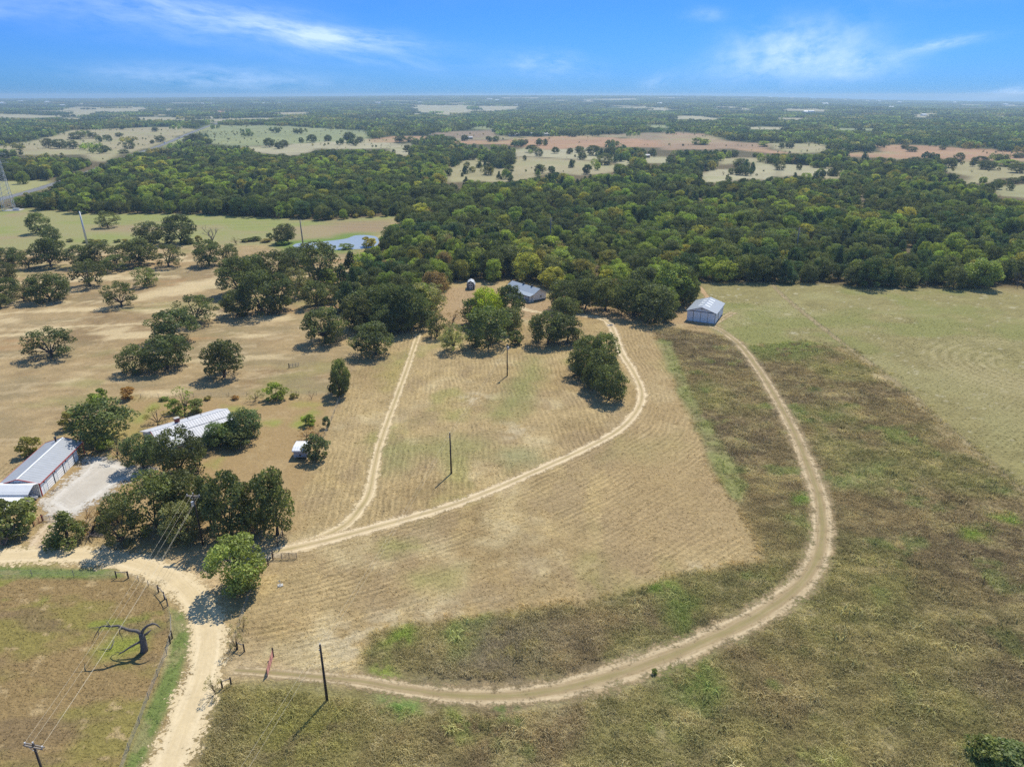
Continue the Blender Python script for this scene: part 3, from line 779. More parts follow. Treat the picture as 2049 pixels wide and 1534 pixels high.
def ribbon(name, P, width, mat, z, label, n=12):
    """road sheet along a centre line; width in metres (number or (start..end) list)"""
    P = np.asarray(P)
    if hasattr(width, '__len__'):
        w = np.interp(np.linspace(0, 1, len(P)), np.linspace(0, 1, len(width)), width)
    else: w = np.full(len(P), float(width))
    T = np.gradient(P, axis=0); T /= np.linalg.norm(T, axis=1)[:, None] + 1e-9
    Nn = np.stack([T[:, 1], -T[:, 0]], 1)
    s = np.r_[0, np.cumsum(np.hypot(*np.diff(P, axis=0).T))]
    t = np.linspace(-1.35, 1.35, n)
    X = P[:, None, :] + Nn[:, None, :] * (t[None, :, None] * w[:, None, None] / 2)
    V = np.concatenate([X, np.full(X.shape[:2] + (1,), z)], -1).reshape(-1, 3)
    V[:, 2] += ground_z(V[:, 0], V[:, 1])
    i = np.arange(len(P) - 1)[:, None]; j = np.arange(n - 1)[None, :]
    Fq = np.stack([i * n + j, i * n + j + 1, (i + 1) * n + j + 1, (i + 1) * n + j], -1).reshape(-1, 4)
    tt = np.broadcast_to(t[None, :], (len(P), n)).ravel(); ss = np.broadcast_to(s[:, None], (len(P), n)).ravel()
    o = bpy.data.objects.new(name, mesh_np(name, V, Fq, [mat], [("t", 'FLOAT', tt), ("s", 'FLOAT', ss)]))
    COL.objects.link(o)
    return tag(o, label, kind="structure")


ribbon("dirt_road", ROAD, 6.6, road_mat("road_dirt", (.60, .475, .285), (.72, .59, .385), 0, .16), .030, "wide pale dirt road curving round the paddock")
ribbon("dirt_road_spur", SPUR, 5.0, road_mat("spur_dirt", (.52, .40, .26), (.62, .50, .35), 0, .25), .020, "short dirt spur leading to the red gate")
ribbon("left_driveway", DRIVE_L, [5.5, 4.2, 3.4, 3.2, 3.2, 3.2, 3.2], road_mat("drive_sand_left", (.50, .385, .215), (.76, .62, .40), 0, .34, ((.31, .25, .11), .75, .22)), .024, "narrow sandy drive running straight up to the oaks")
ribbon("right_driveway", DRIVE_R, [4.8, 3.9, 3.7, 3.7, 4.0, 4.3, 4.0, 3.6], road_mat("drive_sand_right", (.52, .40, .235), (.78, .64, .43), 0, .30, ((.32, .26, .12), .75, .20)), .028, "curving sandy drive sweeping up to the white house")
ribbon("loop_track", LOOP, [2.5, 4.4, 6.9, 7.0, 6.4, 5.6, 5.0, 4.6, 4.3, 4.2], road_mat("track_grass", (.335, .25, .14), (.62, .495, .315), 0, .5, ((.27, .225, .10), .85, .24)), .022, "grassy two-rut track looping round the field to the barn")
ribbon("fence_path", FENCE_R, 3.2, road_mat("path_grass", (.34, .27, .145), (.42, .34, .19), 0, .8), .018, "faint mown strip along the field fence")
ribbon("highway", HIGHWAY, 11.0, road_mat("asphalt", (.19, .19, .195), (.25, .25, .255), 0, .08), .12, "grey two-lane highway running off to the horizon")
ribbon("barn_track", line([(1440, 640), (1425, 610), (1412, 590), (1398, 572)]), 3.0, road_mat("track_red", (.42, .28, .15), (.50, .37, .22), 0, .4), .016, "short reddish track from the barn into the wood")


def sheet(name, P, mat, z, label, grow=1.0, step=.6):
    """flat patch with frayed alpha edge; t is 1 at the outline and falls inwards"""
    P = np.asarray(P)
    lo, hi = P.min(0) - grow - 1, P.max(0) + grow + 1
    xs, ys = np.arange(lo[0], hi[0], step), np.arange(lo[1], hi[1], step)
    X, Y = np.meshgrid(xs, ys)
    sd = sdist(X.ravel(), Y.ravel(), P)
    n = len(xs)
    i = np.arange(len(ys) - 1)[:, None]; j = np.arange(n - 1)[None, :]
    Fq = np.stack([i * n + j, i * n + j + 1, (i + 1) * n + j + 1, (i + 1) * n + j], -1).reshape(-1, 4)
    keep = (sd[Fq] > -grow).all(1)
    Fq = Fq[keep]
    used = np.unique(Fq); mp = np.full(len(sd), -1); mp[used] = np.arange(len(used))
    V = np.stack([X.ravel(), Y.ravel(), np.full(len(sd), z)], 1)[used]
    t = np.clip(1 - sd[used] / 6.0, 0, 2)
    o = bpy.data.objects.new(name, mesh_np(name, V, mp[Fq], [mat], [("t", 'FLOAT', t), ("s", 'FLOAT', V[:, 0])]))
    COL.objects.link(o)
    return tag(o, label, kind="structure")


sheet("gravel_yard", GRAVEL, road_mat("white_gravel", (.50, .45, .38), (.66, .62, .56), 0, .18), .034, "pale gravel yard beside the metal workshop", 1.6)


def build_pond():
    m, N, L, b = new_mat("pond_water")
    b.inputs["Base Color"].default_value = (.33, .36, .33, 1); b.inputs["Roughness"].default_value = .22
    b.inputs["Specular IOR Level"].default_value = .5
    nz = N.new("ShaderNodeTexNoise"); nz.inputs["Scale"].default_value = .8
    tc = N.new("ShaderNodeTexCoord"); L.new(tc.outputs["Object"], nz.inputs["Vector"])
    bp = N.new("ShaderNodeBump"); bp.inputs["Strength"].default_value = .08; bp.inputs["Distance"].default_value = .05
    L.new(nz.outputs[0], bp.inputs["Height"]); L.new(bp.outputs[0], b.inputs["Normal"])
    P = smooth_line(np.vstack([POND, POND[:1]]), 2.0)[:-1]
    me = bpy.data.meshes.new("pond_water"); me.from_pydata([(x, y, .05) for x, y in P], [], [tuple(range(len(P)))]); me.materials.append(m)
    o = bpy.data.objects.new("pond_water", me); COL.objects.link(o)
    tag(o, "small pale blue farm pond at the meadow edge", kind="structure")


build_pond()

# ------------------------------------------------------------------ trees and plants
def leaves_mesh(name, blobs, nleaf, lsize, seed, mat, jitter=(.72, 1.06), flat=.0, extra=None, tone=(.62, 1.45)):
    """many leaf-sized quads spread over clumps; blobs = [(centre, radius, squash)]"""
    rng = np.random.default_rng(seed)
    Vs, Ts = [], []
    for (c, r, sq) in blobs:
        n = max(6, int(nleaf * (r / .16) ** 2))
        d = rng.normal(size=(n, 3)); d /= np.linalg.norm(d, axis=1)[:, None]
        rad = r * rng.uniform(*jitter, size=(n, 1))
        p = np.array(c) + d * rad * np.array([1, 1, sq])
        nr = d * .75 + rng.normal(size=(n, 3)) * .75
        nr[:, 2] += .25
        nr /= np.linalg.norm(nr, axis=1)[:, None]
        a = np.cross(nr, rng.normal(size=(n, 3))); a /= np.linalg.norm(a, axis=1)[:, None] + 1e-9
        b = np.cross(nr, a)
        sz = lsize * rng.uniform(.6, 1.35, size=(n, 1))
        asp = rng.uniform(.55, 1.0, size=(n, 1))
        q = np.stack([p + a * sz, p + b * sz * asp, p - a * sz, p - b * sz * asp], 1)
        Vs.append(q.reshape(-1, 3))
        t = rng.uniform(*tone) ** 1 * rng.uniform(.75, 1.25, size=n)
        Ts.append(np.repeat(t, 4))
    V = np.concatenate(Vs); T = np.concatenate(Ts)
    Fq = np.arange(len(V)).reshape(-1, 4)
    return V, Fq, T


def oak_blobs(seed, n=34, top=.95, low=.10, spread=.5, rmin=.075, rmax=.165, gap=.0):
    rng = random.Random(seed)
    out = []
    lobes = [(rng.uniform(0, 6.28), rng.uniform(.75, 1.12)) for _ in range(5)]
    for k in range(n):
        a = rng.uniform(0, 2 * math.pi)
        u = rng.random()
        z = low + (top - low) * (u ** .85)
        h = (z - (low + top) * .44) / ((top - low) * .62)
        prof = math.sqrt(max(.06, 1 - h * h))
        f = 1.0
        for la, ls in lobes: f += (ls - 1) * max(0, math.cos(a - la)) ** 3
        rr = spread * 1.06 * prof * f * (rng.uniform(.35, 1.0) ** .5)
        r = rng.uniform(rmin, rmax) * (1.1 - .35 * abs(h))
        rr = max(0, rr - r * .55)
        out.append(((rr * math.cos(a), rr * math.sin(a), min(z, 1 - r * .75)), r, rng.uniform(.6, .9)))
    return out


def cone_blobs(seed, n=26):
    rng = random.Random(seed); out = []
    for k in range(n):
        z = .08 + .86 * (k + rng.random()) / n
        a = rng.uniform(0, 6.28); w = .46 * (1 - z) ** .75 + .04
        r = .075 + .10 * (1 - z)
        rr = max(0, w - r * .6) * rng.uniform(.5, 1)
        out.append(((rr * math.cos(a), rr * math.sin(a), z), r, 1.25))
    return out


def round_blobs(seed, n=48):
    rng = random.Random(seed); out = []
    for k in range(n):
        v = Vector((rng.gauss(0, 1), rng.gauss(0, 1), rng.gauss(0, 1))).normalized()
        f = rng.uniform(.62, .84)
        out.append(((v.x * .5 * f, v.y * .5 * f, .5 + v.z * .48 * f), rng.uniform(.09, .16), .95))
    return out


def trunk_mb(seed, blobs, th=.24, r0=.032, limbs=6):
    rng = random.Random(seed); mb = MB()
    lean = Vector((rng.uniform(-.03, .03), rng.uniform(-.03, .03), 0))
    fork = lean + Vector((0, 0, th))
    mb.tube([(0, 0, -.02), lean * .4 + Vector((0, 0, th * .5)), fork], [r0 * 1.5, r0, r0 * .85], 7)
    big = sorted(blobs, key=lambda b: -b[1])[:limbs * 2]; rng.shuffle(big)
    for (c, r, s) in big[:limbs]:
        c = Vector(c); mid = fork.lerp(c, .5) + Vector((rng.uniform(-.03, .03), rng.uniform(-.03, .03), .02))
        mb.tube([fork - Vector((0, 0, .03)), mid, c], [r0 * .6, r0 * .38, r0 * .12], 5)
    return mb


PROTO = {}


def make_proto(key, blobs, nleaf, lsize, seed, th=.22, r0=.03, limbs=6, **kw):
    V, Fq, T = leaves_mesh(key, blobs, nleaf, lsize, seed, None, **kw)
    crown = mesh_np(key + "_crown", V, Fq, [LEAF_O], [("tone", 'FLOAT', T)])
    mb = trunk_mb(seed, blobs, th, r0, limbs)
    tm = bpy.data.meshes.new(key + "_trunk"); tm.from_pydata(mb.v, [], mb.f); tm.materials.append(BARK); tm.update()
    # joined copy used for the uncountable woods
    TV = np.array(mb.v); tf = [f for f in mb.f if len(f) == 4]
    JV = np.vstack([V, TV]); JF = np.vstack([Fq, np.array(tf) + len(V)])
    jm = mesh_np(key + "_whole", JV, JF, [LEAF_I, BARK], [("tone", 'FLOAT', np.r_[T, np.ones(len(TV))])], np.r_[np.zeros(len(Fq)), np.ones(len(tf))])
    PROTO[key] = (crown, tm, jm)


for k in range(6):
    make_proto("oak%d" % k, oak_blobs(100 + k, 66 + 5 * (k % 3), low=.07 + .05 * (k % 2)), 185, .0185, 200 + k, .15)
for k in range(3):                                             # airier oaks with sky gaps
    make_proto("open%d" % k, oak_blobs(120 + k, 56, low=.12, rmin=.07, rmax=.14), 175, .0185, 220 + k, .18, .03, 10)
for k in range(2): make_proto("cedar%d" % k, cone_blobs(140 + k), 200, .024, 240 + k, .5, .025, 3, tone=(.7, 1.25))
for k in range(2): make_proto("round%d" % k, round_blobs(150 + k), 230, .019, 250 + k, .35, .04, 8, tone=(.6, 1.5))
for k in range(3): make_proto("bush%d" % k, oak_blobs(160 + k, 20, low=.08, top=.92, rmin=.12, rmax=.2), 120, .036, 260 + k, .12, .02, 5)
for k in range(2): make_proto("airy%d" % k, oak_blobs(170 + k, 24, low=.15, rmin=.08, rmax=.14), 60, .020, 270 + k, .15, .02, 14)


def twig_mb(seed, n=26, up=.55, r=.012):
    """bare crown of forking twigs in unit size"""
    rng = random.Random(seed); mb = MB()

    def grow(p, d, L, rad, lev):
        q = p + d * L * .5 + Vector((rng.uniform(-1, 1), rng.uniform(-1, 1), rng.uniform(-.3, 1))) * L * .10
        e = p + d * L
        mb.tube([p, q, e], [rad, rad * .8, rad * .55], 4 if lev else 5, cap=False)
        if lev >= 3: return
        for _ in range(rng.choice((2, 3, 3))):
            dd = (d + Vector((rng.uniform(-1, 1), rng.uniform(-1, 1), rng.uniform(-.5, .8))) * .75).normalized()
            grow(e.lerp(p, rng.uniform(0, .35)), dd, L * rng.uniform(.55, .8), rad * .55, lev + 1)
    for k in range(5):
        a = k * 1.257 + rng.uniform(-.4, .4)
        grow(Vector((0, 0, .02)), Vector((math.cos(a) * .6, math.sin(a) * .6, up + rng.random() * .5)).normalized(), .33, r, 0)
    return mb


def proto_twig(key, seed, mat, r=.012):
    mb = twig_mb(seed, r=r)
    me = bpy.data.meshes.new(key); me.from_pydata(mb.v, [], mb.f); me.materials.append(mat); me.update()
    PROTO[key] = (me,)


DRYTWIG = plain("dry_twigs", (.20, .165, .15), .95, var=.4, scale=3)
RUSTTWIG = plain("rusty_twigs", (.24, .15, .11), .95, var=.4, scale=3)
proto_twig("twig0", 301, DRYTWIG); proto_twig("twig1", 302, RUSTTWIG); proto_twig("twig2", 303, DRYTWIG, .02)

PAL0 = dict(dk=(.044, .056, .029), ok=(.054, .068, .034), md=(.068, .086, .037), lt=(.084, .115, .038), lm=(.108, .142, .04), br=(.16, .215, .03), ye=(.15, .155, .045),
           gr=(.105, .11, .062), ol=(.105, .105, .04), ru=(.13, .085, .035), bn=(.115, .085, .055), ce=(.033, .055, .030), bl=(.060, .085, .050), pg=(.15, .16, .095), rt=(.10, .135, .048))
PAL = {k: tuple(c * f for c, f in zip(v, (2.75, 2.45, 1.8)) ) for k, v in PAL0.items()}


def plant(name, key, x, y, hgt, wid, colr, label, cat, group=None, rz=None, rng=random.Random(9)):
    root = empty(name, (x, y, float(ground_z(x, y))), rng.uniform(0, 6.28) if rz is None else rz, label, cat, group)
    root.scale = (wid, wid, hgt)
    P = PROTO[key]
    if len(P) == 1:
        c = bpy.data.objects.new("twigs", P[0]); COL.objects.link(c); c.parent = root
        return root
    for nm, me in (("crown", P[0]), ("trunk", P[1])):
        c = bpy.data.objects.new(nm, me); COL.objects.link(c); c.parent = root
    k = rng.uniform(.88, 1.12)
    for c in root.children:
        c.color = tuple(v * k * rng.uniform(.95, 1.05) for v in colr) + (1,)
    return root


def T(r, x, yb, w, yt, key, pal, label, name="oak_tree", cat="tree", group=None):
    """one surveyed tree: base position, crown width and top as read from the survey picture"""
    px, py = rp(r, x, yb); _, pt = rp(r, x, yt)
    s = REG[r][2]
    X, Y = gp(px, py)
    if key[:4] in ('roun', 'bush', 'ceda'):
        d_ = py - pt; py -= .10 * d_; pt += .06 * d_
    X, Y = gp(px, py)
    h = height_at(px, py, pt); wd = (w / s) * depth_at(px, py) / FPX
    TREES_XY.append((X, Y, wd * .5))
    return plant(name, key, X, Y, h * 1.03, wd * 1.14, PAL[pal], label, cat, group)


TREES_XY = []
O = "oak%d"
# ---- the oaks scattered over the tan pasture at the left
T(2, 232, 255, 125, 135, "oak0", "ok", "rounded oak standing in the green meadow at the far left edge, tallest there")
T(2, 305, 305, 110, 218, "oak3", "ok", "small oak half hidden behind the tall oak left of the steel pole")
T(2, 300, 450, 180, 285, "oak1", "dk", "tall broad oak on the tan pasture left of the steel power pole")
T(2, 170, 460, 110, 355, "open0", "ok", "slim pale stemmed oak left of the tall broad pasture oak")
T(2, 45, 440, 140, 340, "oak2", "dk", "upper oak of the dark clump cut by the left edge of the photo")
T(2, 30, 525, 130, 425, "oak4", "dk", "middle oak of the dark clump cut by the left edge of the photo")
T(2, 55, 640, 140, 515, "oak5", "ok", "lower oak of the left edge clump, beside a smaller oak")
T(2, 140, 655, 120, 560, "open1", "ok", "small oak between the left edge clump and a round dark oak")
T(2, 8, 690, 90, 610, "oak1", "ok", "smallest oak at the left edge, lowest of that clump")
T(2, 295, 650, 205, 490, "oak2", "dk", "dark round crowned oak on bare tan ground near the left edge")
T(2, 480, 450, 150, 325, "oak3", "ok", "left oak of the joined pair just behind the foot of the steel pole")
T(2, 600, 452, 190, 308, "oak0", "dk", "wide oak right of the steel pole foot, largest of its row")
T(2, 685, 475, 135, 385, "open2", "ok", "low spreading oak at the right end of the steel pole clump")
T(2, 530, 565, 195, 415, "open0", "dk", "open limbed oak in front of the steel pole clump")
T(2, 635, 220, 122, 125, "open1", "md", "lone small oak out in the green meadow right of the steel pole")
T(2, 495, 145, 75, 78, "bush0", "lt", "pale green sapling against the far wood edge above the steel pole", "sapling")
T(2, 880, 310, 150, 185, "oak4", "dk", "oak in the brush line, left neighbour of the tallest meadow oak")
T(2, 1060, 312, 172, 150, "oak5", "dk", "tallest oak in the brush line across the green meadow")
T(2, 820, 435, 205, 290, "oak1", "dk", "dense dark dome shaped oak at the upper edge of the tan pasture")
T(2, 990, 450, 150, 320, "open2", "ok", "ragged oak just right of the dense dome shaped oak")
T(2, 1225, 442, 162, 295, "oak3", "ok", "oak below the bare dead tree at the pasture's upper edge")
T(2, 1355, 432, 95, 318, "oak0", "ok", "narrow oak beside the oak grove's upper left corner")
T(2, 1672, 312, 115, 200, "oak2", "dk", "single dark tree at the left tip of the pond")
T(2, 855, 562, 148, 452, "open1", "md", "small yellowish oak alone on pale sandy ground")
T(2, 715, 682, 168, 540, "open0", "ok", "lone oak amid the pale sand streaks of the pasture")
T(2, 1150, 780, 208, 620, "open2", "ok", "grey green oak topmost of the diagonal row in mid pasture")
T(2, 1020, 880, 245, 708, "oak5", "dk", "second oak of the diagonal row, touching the one below it")
T(2, 985, 1045, 245, 855, "oak4", "dk", "biggest oak of the diagonal row, lower right of a smaller one")
T(2, 795, 1065, 170, 915, "oak0", "dk", "smaller oak at the lower left end of the diagonal row")
T(2, 1315, 1095, 218, 890, "oak1", "dk", "solitary egg shaped dark oak above the house yard fence")
T(2, 310, 978, 255, 815, "open0", "dk", "wide flat topped oak standing alone at the far left of the pasture")
T(2, 1905, 892, 215, 695, "open1", "ok", "oak with a long shadow at the field corner left of the sandy drive")
# ---- oak grove in the middle of the pasture
for a in [(1390, 735, 168, 590, "oak2", "ok", "low front left oak of the big grove"), (1530, 728, 225, 480, "oak0", "dk", "big front oak in the centre of the grove"), (1645, 702, 190, 490, "oak3", "dk", "front right oak of the grove showing several trunks"),
          (1400, 610, 210, 400, "oak5", "ok", "left shoulder oak of the grove"), (1500, 575, 190, 385, "oak1", "ok", "upper left oak of the grove near its crest"), (1600, 535, 205, 355, "oak4", "dk", "crest oak behind the centre of the grove"),
          (1745, 625, 170, 455, "open1", "gr", "greyish thin crowned oak on the right of the grove"), (1730, 470, 210, 340, "oak2", "dk", "rear oak of the grove below the wooden pole"), (1870, 530, 245, 308, "oak0", "dk", "tall dark rear right oak of the grove by the pond"),
          (1850, 682, 160, 530, "oak3", "ok", "low oak at the grove's right end"), (1925, 655, 130, 560, "oak5", "ok", "small oak closing the gap right of the grove"), (1925, 565, 110, 450, "bush1", "lt", "bright green young tree at the grove's right rear")]:
    T(2, *a, name="oak_tree")
T(2, 2010, 640, 110, 420, "cedar0", "ce", "dark pointed cedar right of the pasture grove, left of a pair", "cedar_tree")
T(2, 2075, 650, 130, 440, "cedar1", "ce", "broader dark cedar, right one of the pair by the grove", "cedar_tree")
# ---- clumps round the drives
for a in [(300, 422, 225, 230, "open2", "ok", "grey green oak with open crown on the left field edge below the wood"), (590, 492, 225, 310, "oak1", "dk", "dark oak in front of the wood just left of the straight drive"),
          (420, 260, 190, 60, "cedar1", "ce", "tall dark cedar at the left of the wood clump behind the drive"), (480, 350, 210, 150, "oak4", "dk", "left front oak of the wood clump behind the straight drive"), (575, 320, 210, 100, "oak2", "ok", "upper left oak of the wood clump behind the straight drive"),
          (670, 335, 220, 90, "oak0", "dk", "central oak of the wood clump behind the straight drive"), (785, 350, 210, 95, "oak5", "dk", "upper right oak of the wood clump behind the straight drive"), (860, 330, 190, 175, "open0", "ok", "thin oak leaning over the upper end of the straight drive"),
          (640, 372, 170, 200, "oak3", "ok", "low front oak of the wood clump behind the drive"), (730, 365, 150, 215, "oak1", "ok", "smaller front oak at the wood clump's right foot"),
          (950, 392, 125, 250, "open1", "ok", "small oak on the right side where the straight drive ends"), (1040, 315, 95, 232, "airy0", "bn", "brownish thin shrub tree between the drive end and the bright clump"), (1045, 472, 150, 322, "open1", "gr", "pale grey green little tree in the field right of the drive end"),
          (950, 200, 115, 85, "airy1", "pg", "pale feathery tree at the wood edge left of the small shed"),
          (1240, 330, 200, 110, "oak2", "br", "bright lime green oak crowning the clump before the white house"), (1375, 310, 160, 95, "oak5", "dk", "dark oak right of the bright lime oak, in front of the porch"), (1180, 320, 180, 165, "oak3", "ok", "left oak of the clump before the white house"),
          (1255, 442, 270, 225, "oak0", "ok", "wide front oak of the clump before the white house"), (1385, 360, 150, 220, "oak4", "ok", "right hand oak of the clump before the white house"), (1405, 445, 90, 352, "bush0", "ok", "small bushy oak at the right foot of that clump, behind the far pole"),
          (1695, 290, 165, 165, "oak1", "ok", "rear oak of the island clump inside the drive loop"), (1600, 432, 200, 245, "oak2", "ok", "front left oak of the island clump inside the drive loop"), (1710, 425, 170, 270, "oak3", "dk", "front right oak of the island clump inside the drive loop"),
          (1775, 430, 110, 330, "airy0", "gr", "grey thin shrub at the right of the island clump")]:
    T(3, *a)
for a in [(935, 775, 190, 590, "oak1", "ok", "rear left oak of the dense row inside the right drive's bend"), (1050, 800, 205, 572, "oak0", "ok", "rear right oak of the dense row inside the right drive's bend"), (915, 855, 190, 655, "oak4", "dk", "left middle oak of the dense row inside the right drive's bend"), (1035, 905, 230, 680, "oak3", "ok", "front middle oak of the dense row inside the right drive's bend"), (985, 950, 160, 770, "oak5", "dk", "low shaded oak at the row's foot inside the right drive's bend")]:
    T(4, *a)
T(4, 1088, 1012, 225, 795, "oak2", "ok", "smaller oak with a visible trunk below the drive bend oak")
for a in [(770, 405, 240, 208, "oak4", "dk", "oak right of the white house's gable wall"), (925, 402, 160, 200, "oak1", "ok", "oak beyond the house gable, second along the drive"), (1060, 412, 210, 208, "oak5", "md", "yellowish topped oak midway between house and barn"),
          (1255, 445, 250, 205, "oak2", "dk", "dark oak left of the barn, second from it"), (1400, 488, 260, 250, "oak0", "dk", "front dark oak nearest the white barn's left side"), (1500, 370, 260, 90, "oak3", "lt", "tall oak with yellowing top left of the barn"),
          (1600, 365, 170, 120, "oak4", "dk", "dark oak at the wood edge just above the barn roof"), (1330, 300, 210, 120, "oak1", "dk", "dark oak behind the front row left of the barn")]:
    T(4, *a)
T(1, 2003, 118, 105, -110, "round0", "md", "bright leafy round tree at the fence corner by the tan field, rear one of two", "round_tree")
T(1, 1990, 148, 120, -30, "round1", "dk", "dark leafy round tree at the fence corner by the tan field, front one of two", "round_tree")
# ---- the ranch house yard
T(1, 610, 392, 345, 150, "oak3", "ok", "huge spreading oak behind the metal workshop and the house")
T(1, 430, 318, 115, 205, "bush0", "ol", "olive bush pressed to the left side of the huge spreading oak", "shrub", "shrub")
T(1, 588, 190, 105, 78, "bush1", "lm", "yellow green young tree peeping above the huge spreading oak", "sapling")
T(1, 750, 148, 88, 68, "bush2", "ru", "rust coloured round shrub on the yard fence line", "shrub", "shrub")
T(1, 190, 475, 122, 355, "bush0", "ol", "round dark olive tree behind the workshop's long roof", "shrub", "shrub")
T(1, 618, 440, 92, 363, "bush1", "lm", "yellow green shrub at the gravel yard's upper corner", "shrub", "shrub")
T(1, 690, 492, 125, 388, "airy1", "pg", "pale grey wispy shrub leaning over the gravel yard", "shrub", "shrub")
T(1, 925, 292, 145, 195, "airy0", "ol", "dry olive shrub behind the left end of the house roof", "shrub", "shrub")
T(1, 1085, 232, 165, 72, "airy1", "lm", "tall lime coloured feathery tree behind the house roof", "sapling")
T(1, 1025, 228, 90, 140, "bush0", "lt", "left green shrub under the lime feathery tree", "shrub", "shrub")
T(1, 1150, 228, 95, 138, "bush2", "md", "right green shrub under the lime feathery tree", "shrub", "shrub")
T(1, 840, 542, 185, 352, "oak2", "bl", "blue green oak at the house's left front corner by the gravel")
T(1, 1062, 582, 250, 318, "oak4", "dk", "large dark oak in front of the house roof's middle")
T(1, 1275, 425, 140, 285, "oak0", "bl", "dark shrub tree in front of the house porch, left of a bright one")
T(1, 1345, 410, 130, 262, "bush1", "lt", "bright green bush hugging the house porch roof", "shrub", "shrub")
T(1, 1455, 395, 195, 185, "round0", "bl", "tall blue green leafy tree at the house's right end", "round_tree")
T(1, 1400, 430, 170, 310, "bush2", "dk", "low dark bush at the foot of the house's right end", "shrub", "shrub")
T(1, 1495, 150, 92, 82, "airy0", "ol", "thin olive shrub on the yard fence left of a lime tree", "shrub", "shrub")
T(1, 1612, 152, 122, 42, "bush0", "lm", "lime green small tree on the yard fence", "sapling")
T(1, 1722, 138, 48, 108, "bush2", "ol", "tiny olive shrub on the fence right of the lime tree", "shrub", "shrub")
T(1, 1217, 146, 40, 122, "bush1", "ol", "tiny dark shrub on the yard fence behind the house ridge", "shrub", "shrub")
T(1, 1380, 146, 44, 120, "bush0", "ru", "tiny brown shrub on the yard fence between two gaps", "shrub", "shrub")
T(1, 960, 152, 52, 130, "bush1", "lt", "low flat green shrub on the yard fence right of the rust shrub", "shrub", "shrub")
T(1, 1815, 302, 72, 225, "bush1", "lm", "bright green bush in the hedge above the little metal shed", "shrub", "shrub")
T(1, 1912, 318, 46, 240, "bush2", "bl", "small bluish bush by the leaning field fence", "shrub", "shrub")
T(1, 1795, 372, 95, 295, "airy0", "ru", "rust brown bush in the hedge, left one", "shrub", "shrub")
T(1, 1865, 372, 85, 298, "airy1", "bn", "dry brown bush in the hedge, right one", "shrub", "shrub")
T(1, 1868, 512, 140, 345, "bush0", "bl", "dark leafy tree sheltering the little metal shed", "round_tree")
# ---- the grove along the dirt road
for a in [(1625, 935, 265, 560, "oak1", "ok", "tall right end oak of the roadside grove"), (1360, 955, 315, 585, "oak3", "dk", "broad oak right of the cross arm pole in the roadside grove"), (1090, 850, 290, 580, "oak5", "ok", "rear oak behind the cross arm pole in the roadside grove"),
          (930, 905, 340, 585, "oak0", "ok", "broad left oak of the roadside grove beside the gravel"), (1075, 965, 235, 755, "oak2", "gr", "low grey green oak under the cross arm pole"), (725, 1010, 230, 775, "open2", "dk", "low dark oak at the road's upper verge"),
          (690, 860, 165, 698, "oak4", "ok", "small oak rising behind the low dark verge oak"), (1500, 900, 190, 620, "oak4", "dk", "dark oak filling the middle of the grove's right half"), (1245, 900, 190, 600, "oak1", "dk", "dark oak just right of the pole top in the roadside grove")]:
    a = a[:2] + (a[2] * .9,) + a[3:]
    T(1, *a)
T(1, 1485, 955, 125, 735, "twig1", "bn", "dry brown leafless bush in front of the roadside grove", "dead_shrub", "shrub")
T(1, 655, 1000, 100, 850, "twig0", "bn", "bare grey bush at the foot of the verge oak", "dead_shrub", "shrub")
T(1, 400, 1000, 255, 795, "cedar0", "md", "spiky green cedar beside the gravel yard entrance", "cedar_tree")
T(1, 500, 905, 225, 745, "twig1", "bn", "reddish brown bare shrub behind the spiky green cedar", "dead_shrub", "shrub")
T(1, 545, 925, 130, 800, "airy0", "ru", "half dry rusty shrub right of the spiky green cedar", "shrub", "shrub")
T(1, 75, 955, 240, 730, "bush1", "md", "yellow green roadside tree at the left edge by the carport", "round_tree")
T(1, 25, 1000, 170, 845, "twig2", "gr", "bare grey bush at the left edge beside the dirt road", "dead_shrub", "shrub")
T(1, 1400, 1290, 325, 950, "round0", "rt", "big round bushy tree alone at the dirt road's bend", "round_tree")
T(5, 1385, 640, 100, 500, "airy1", "gr", "scrubby grey bush on the fence below the round roadside tree", "shrub", "shrub")
T(5, 1425, 520, 60, 455, "airy0", "ol", "tiny weed bush in the field's left corner by the fence", "shrub", "shrub")
T(5, 1262, 900, 100, 775, "airy0", "gr", "scrubby bush on the right verge of the dirt road near a stub fence", "shrub", "shrub")
T(11, 1870, 1195, 170, 1085, "bush0", "md", "green brush clump at the bottom right corner of the photo, paler left one", "shrub", "shrub")
T(11, 1960, 1215, 200, 1110, "bush2", "ok", "dark green brush clump at the bottom right corner of the photo", "shrub", "shrub")
T(11, 262, 757, 30, 732, "bush0", "lt", "small dark weed bush on the outer edge of the loop track", "shrub", "shrub")
T(4, 488, 552, 26, 500, "airy1", "lt", "thin sapling in the lawn between the two drive clumps", "sapling")
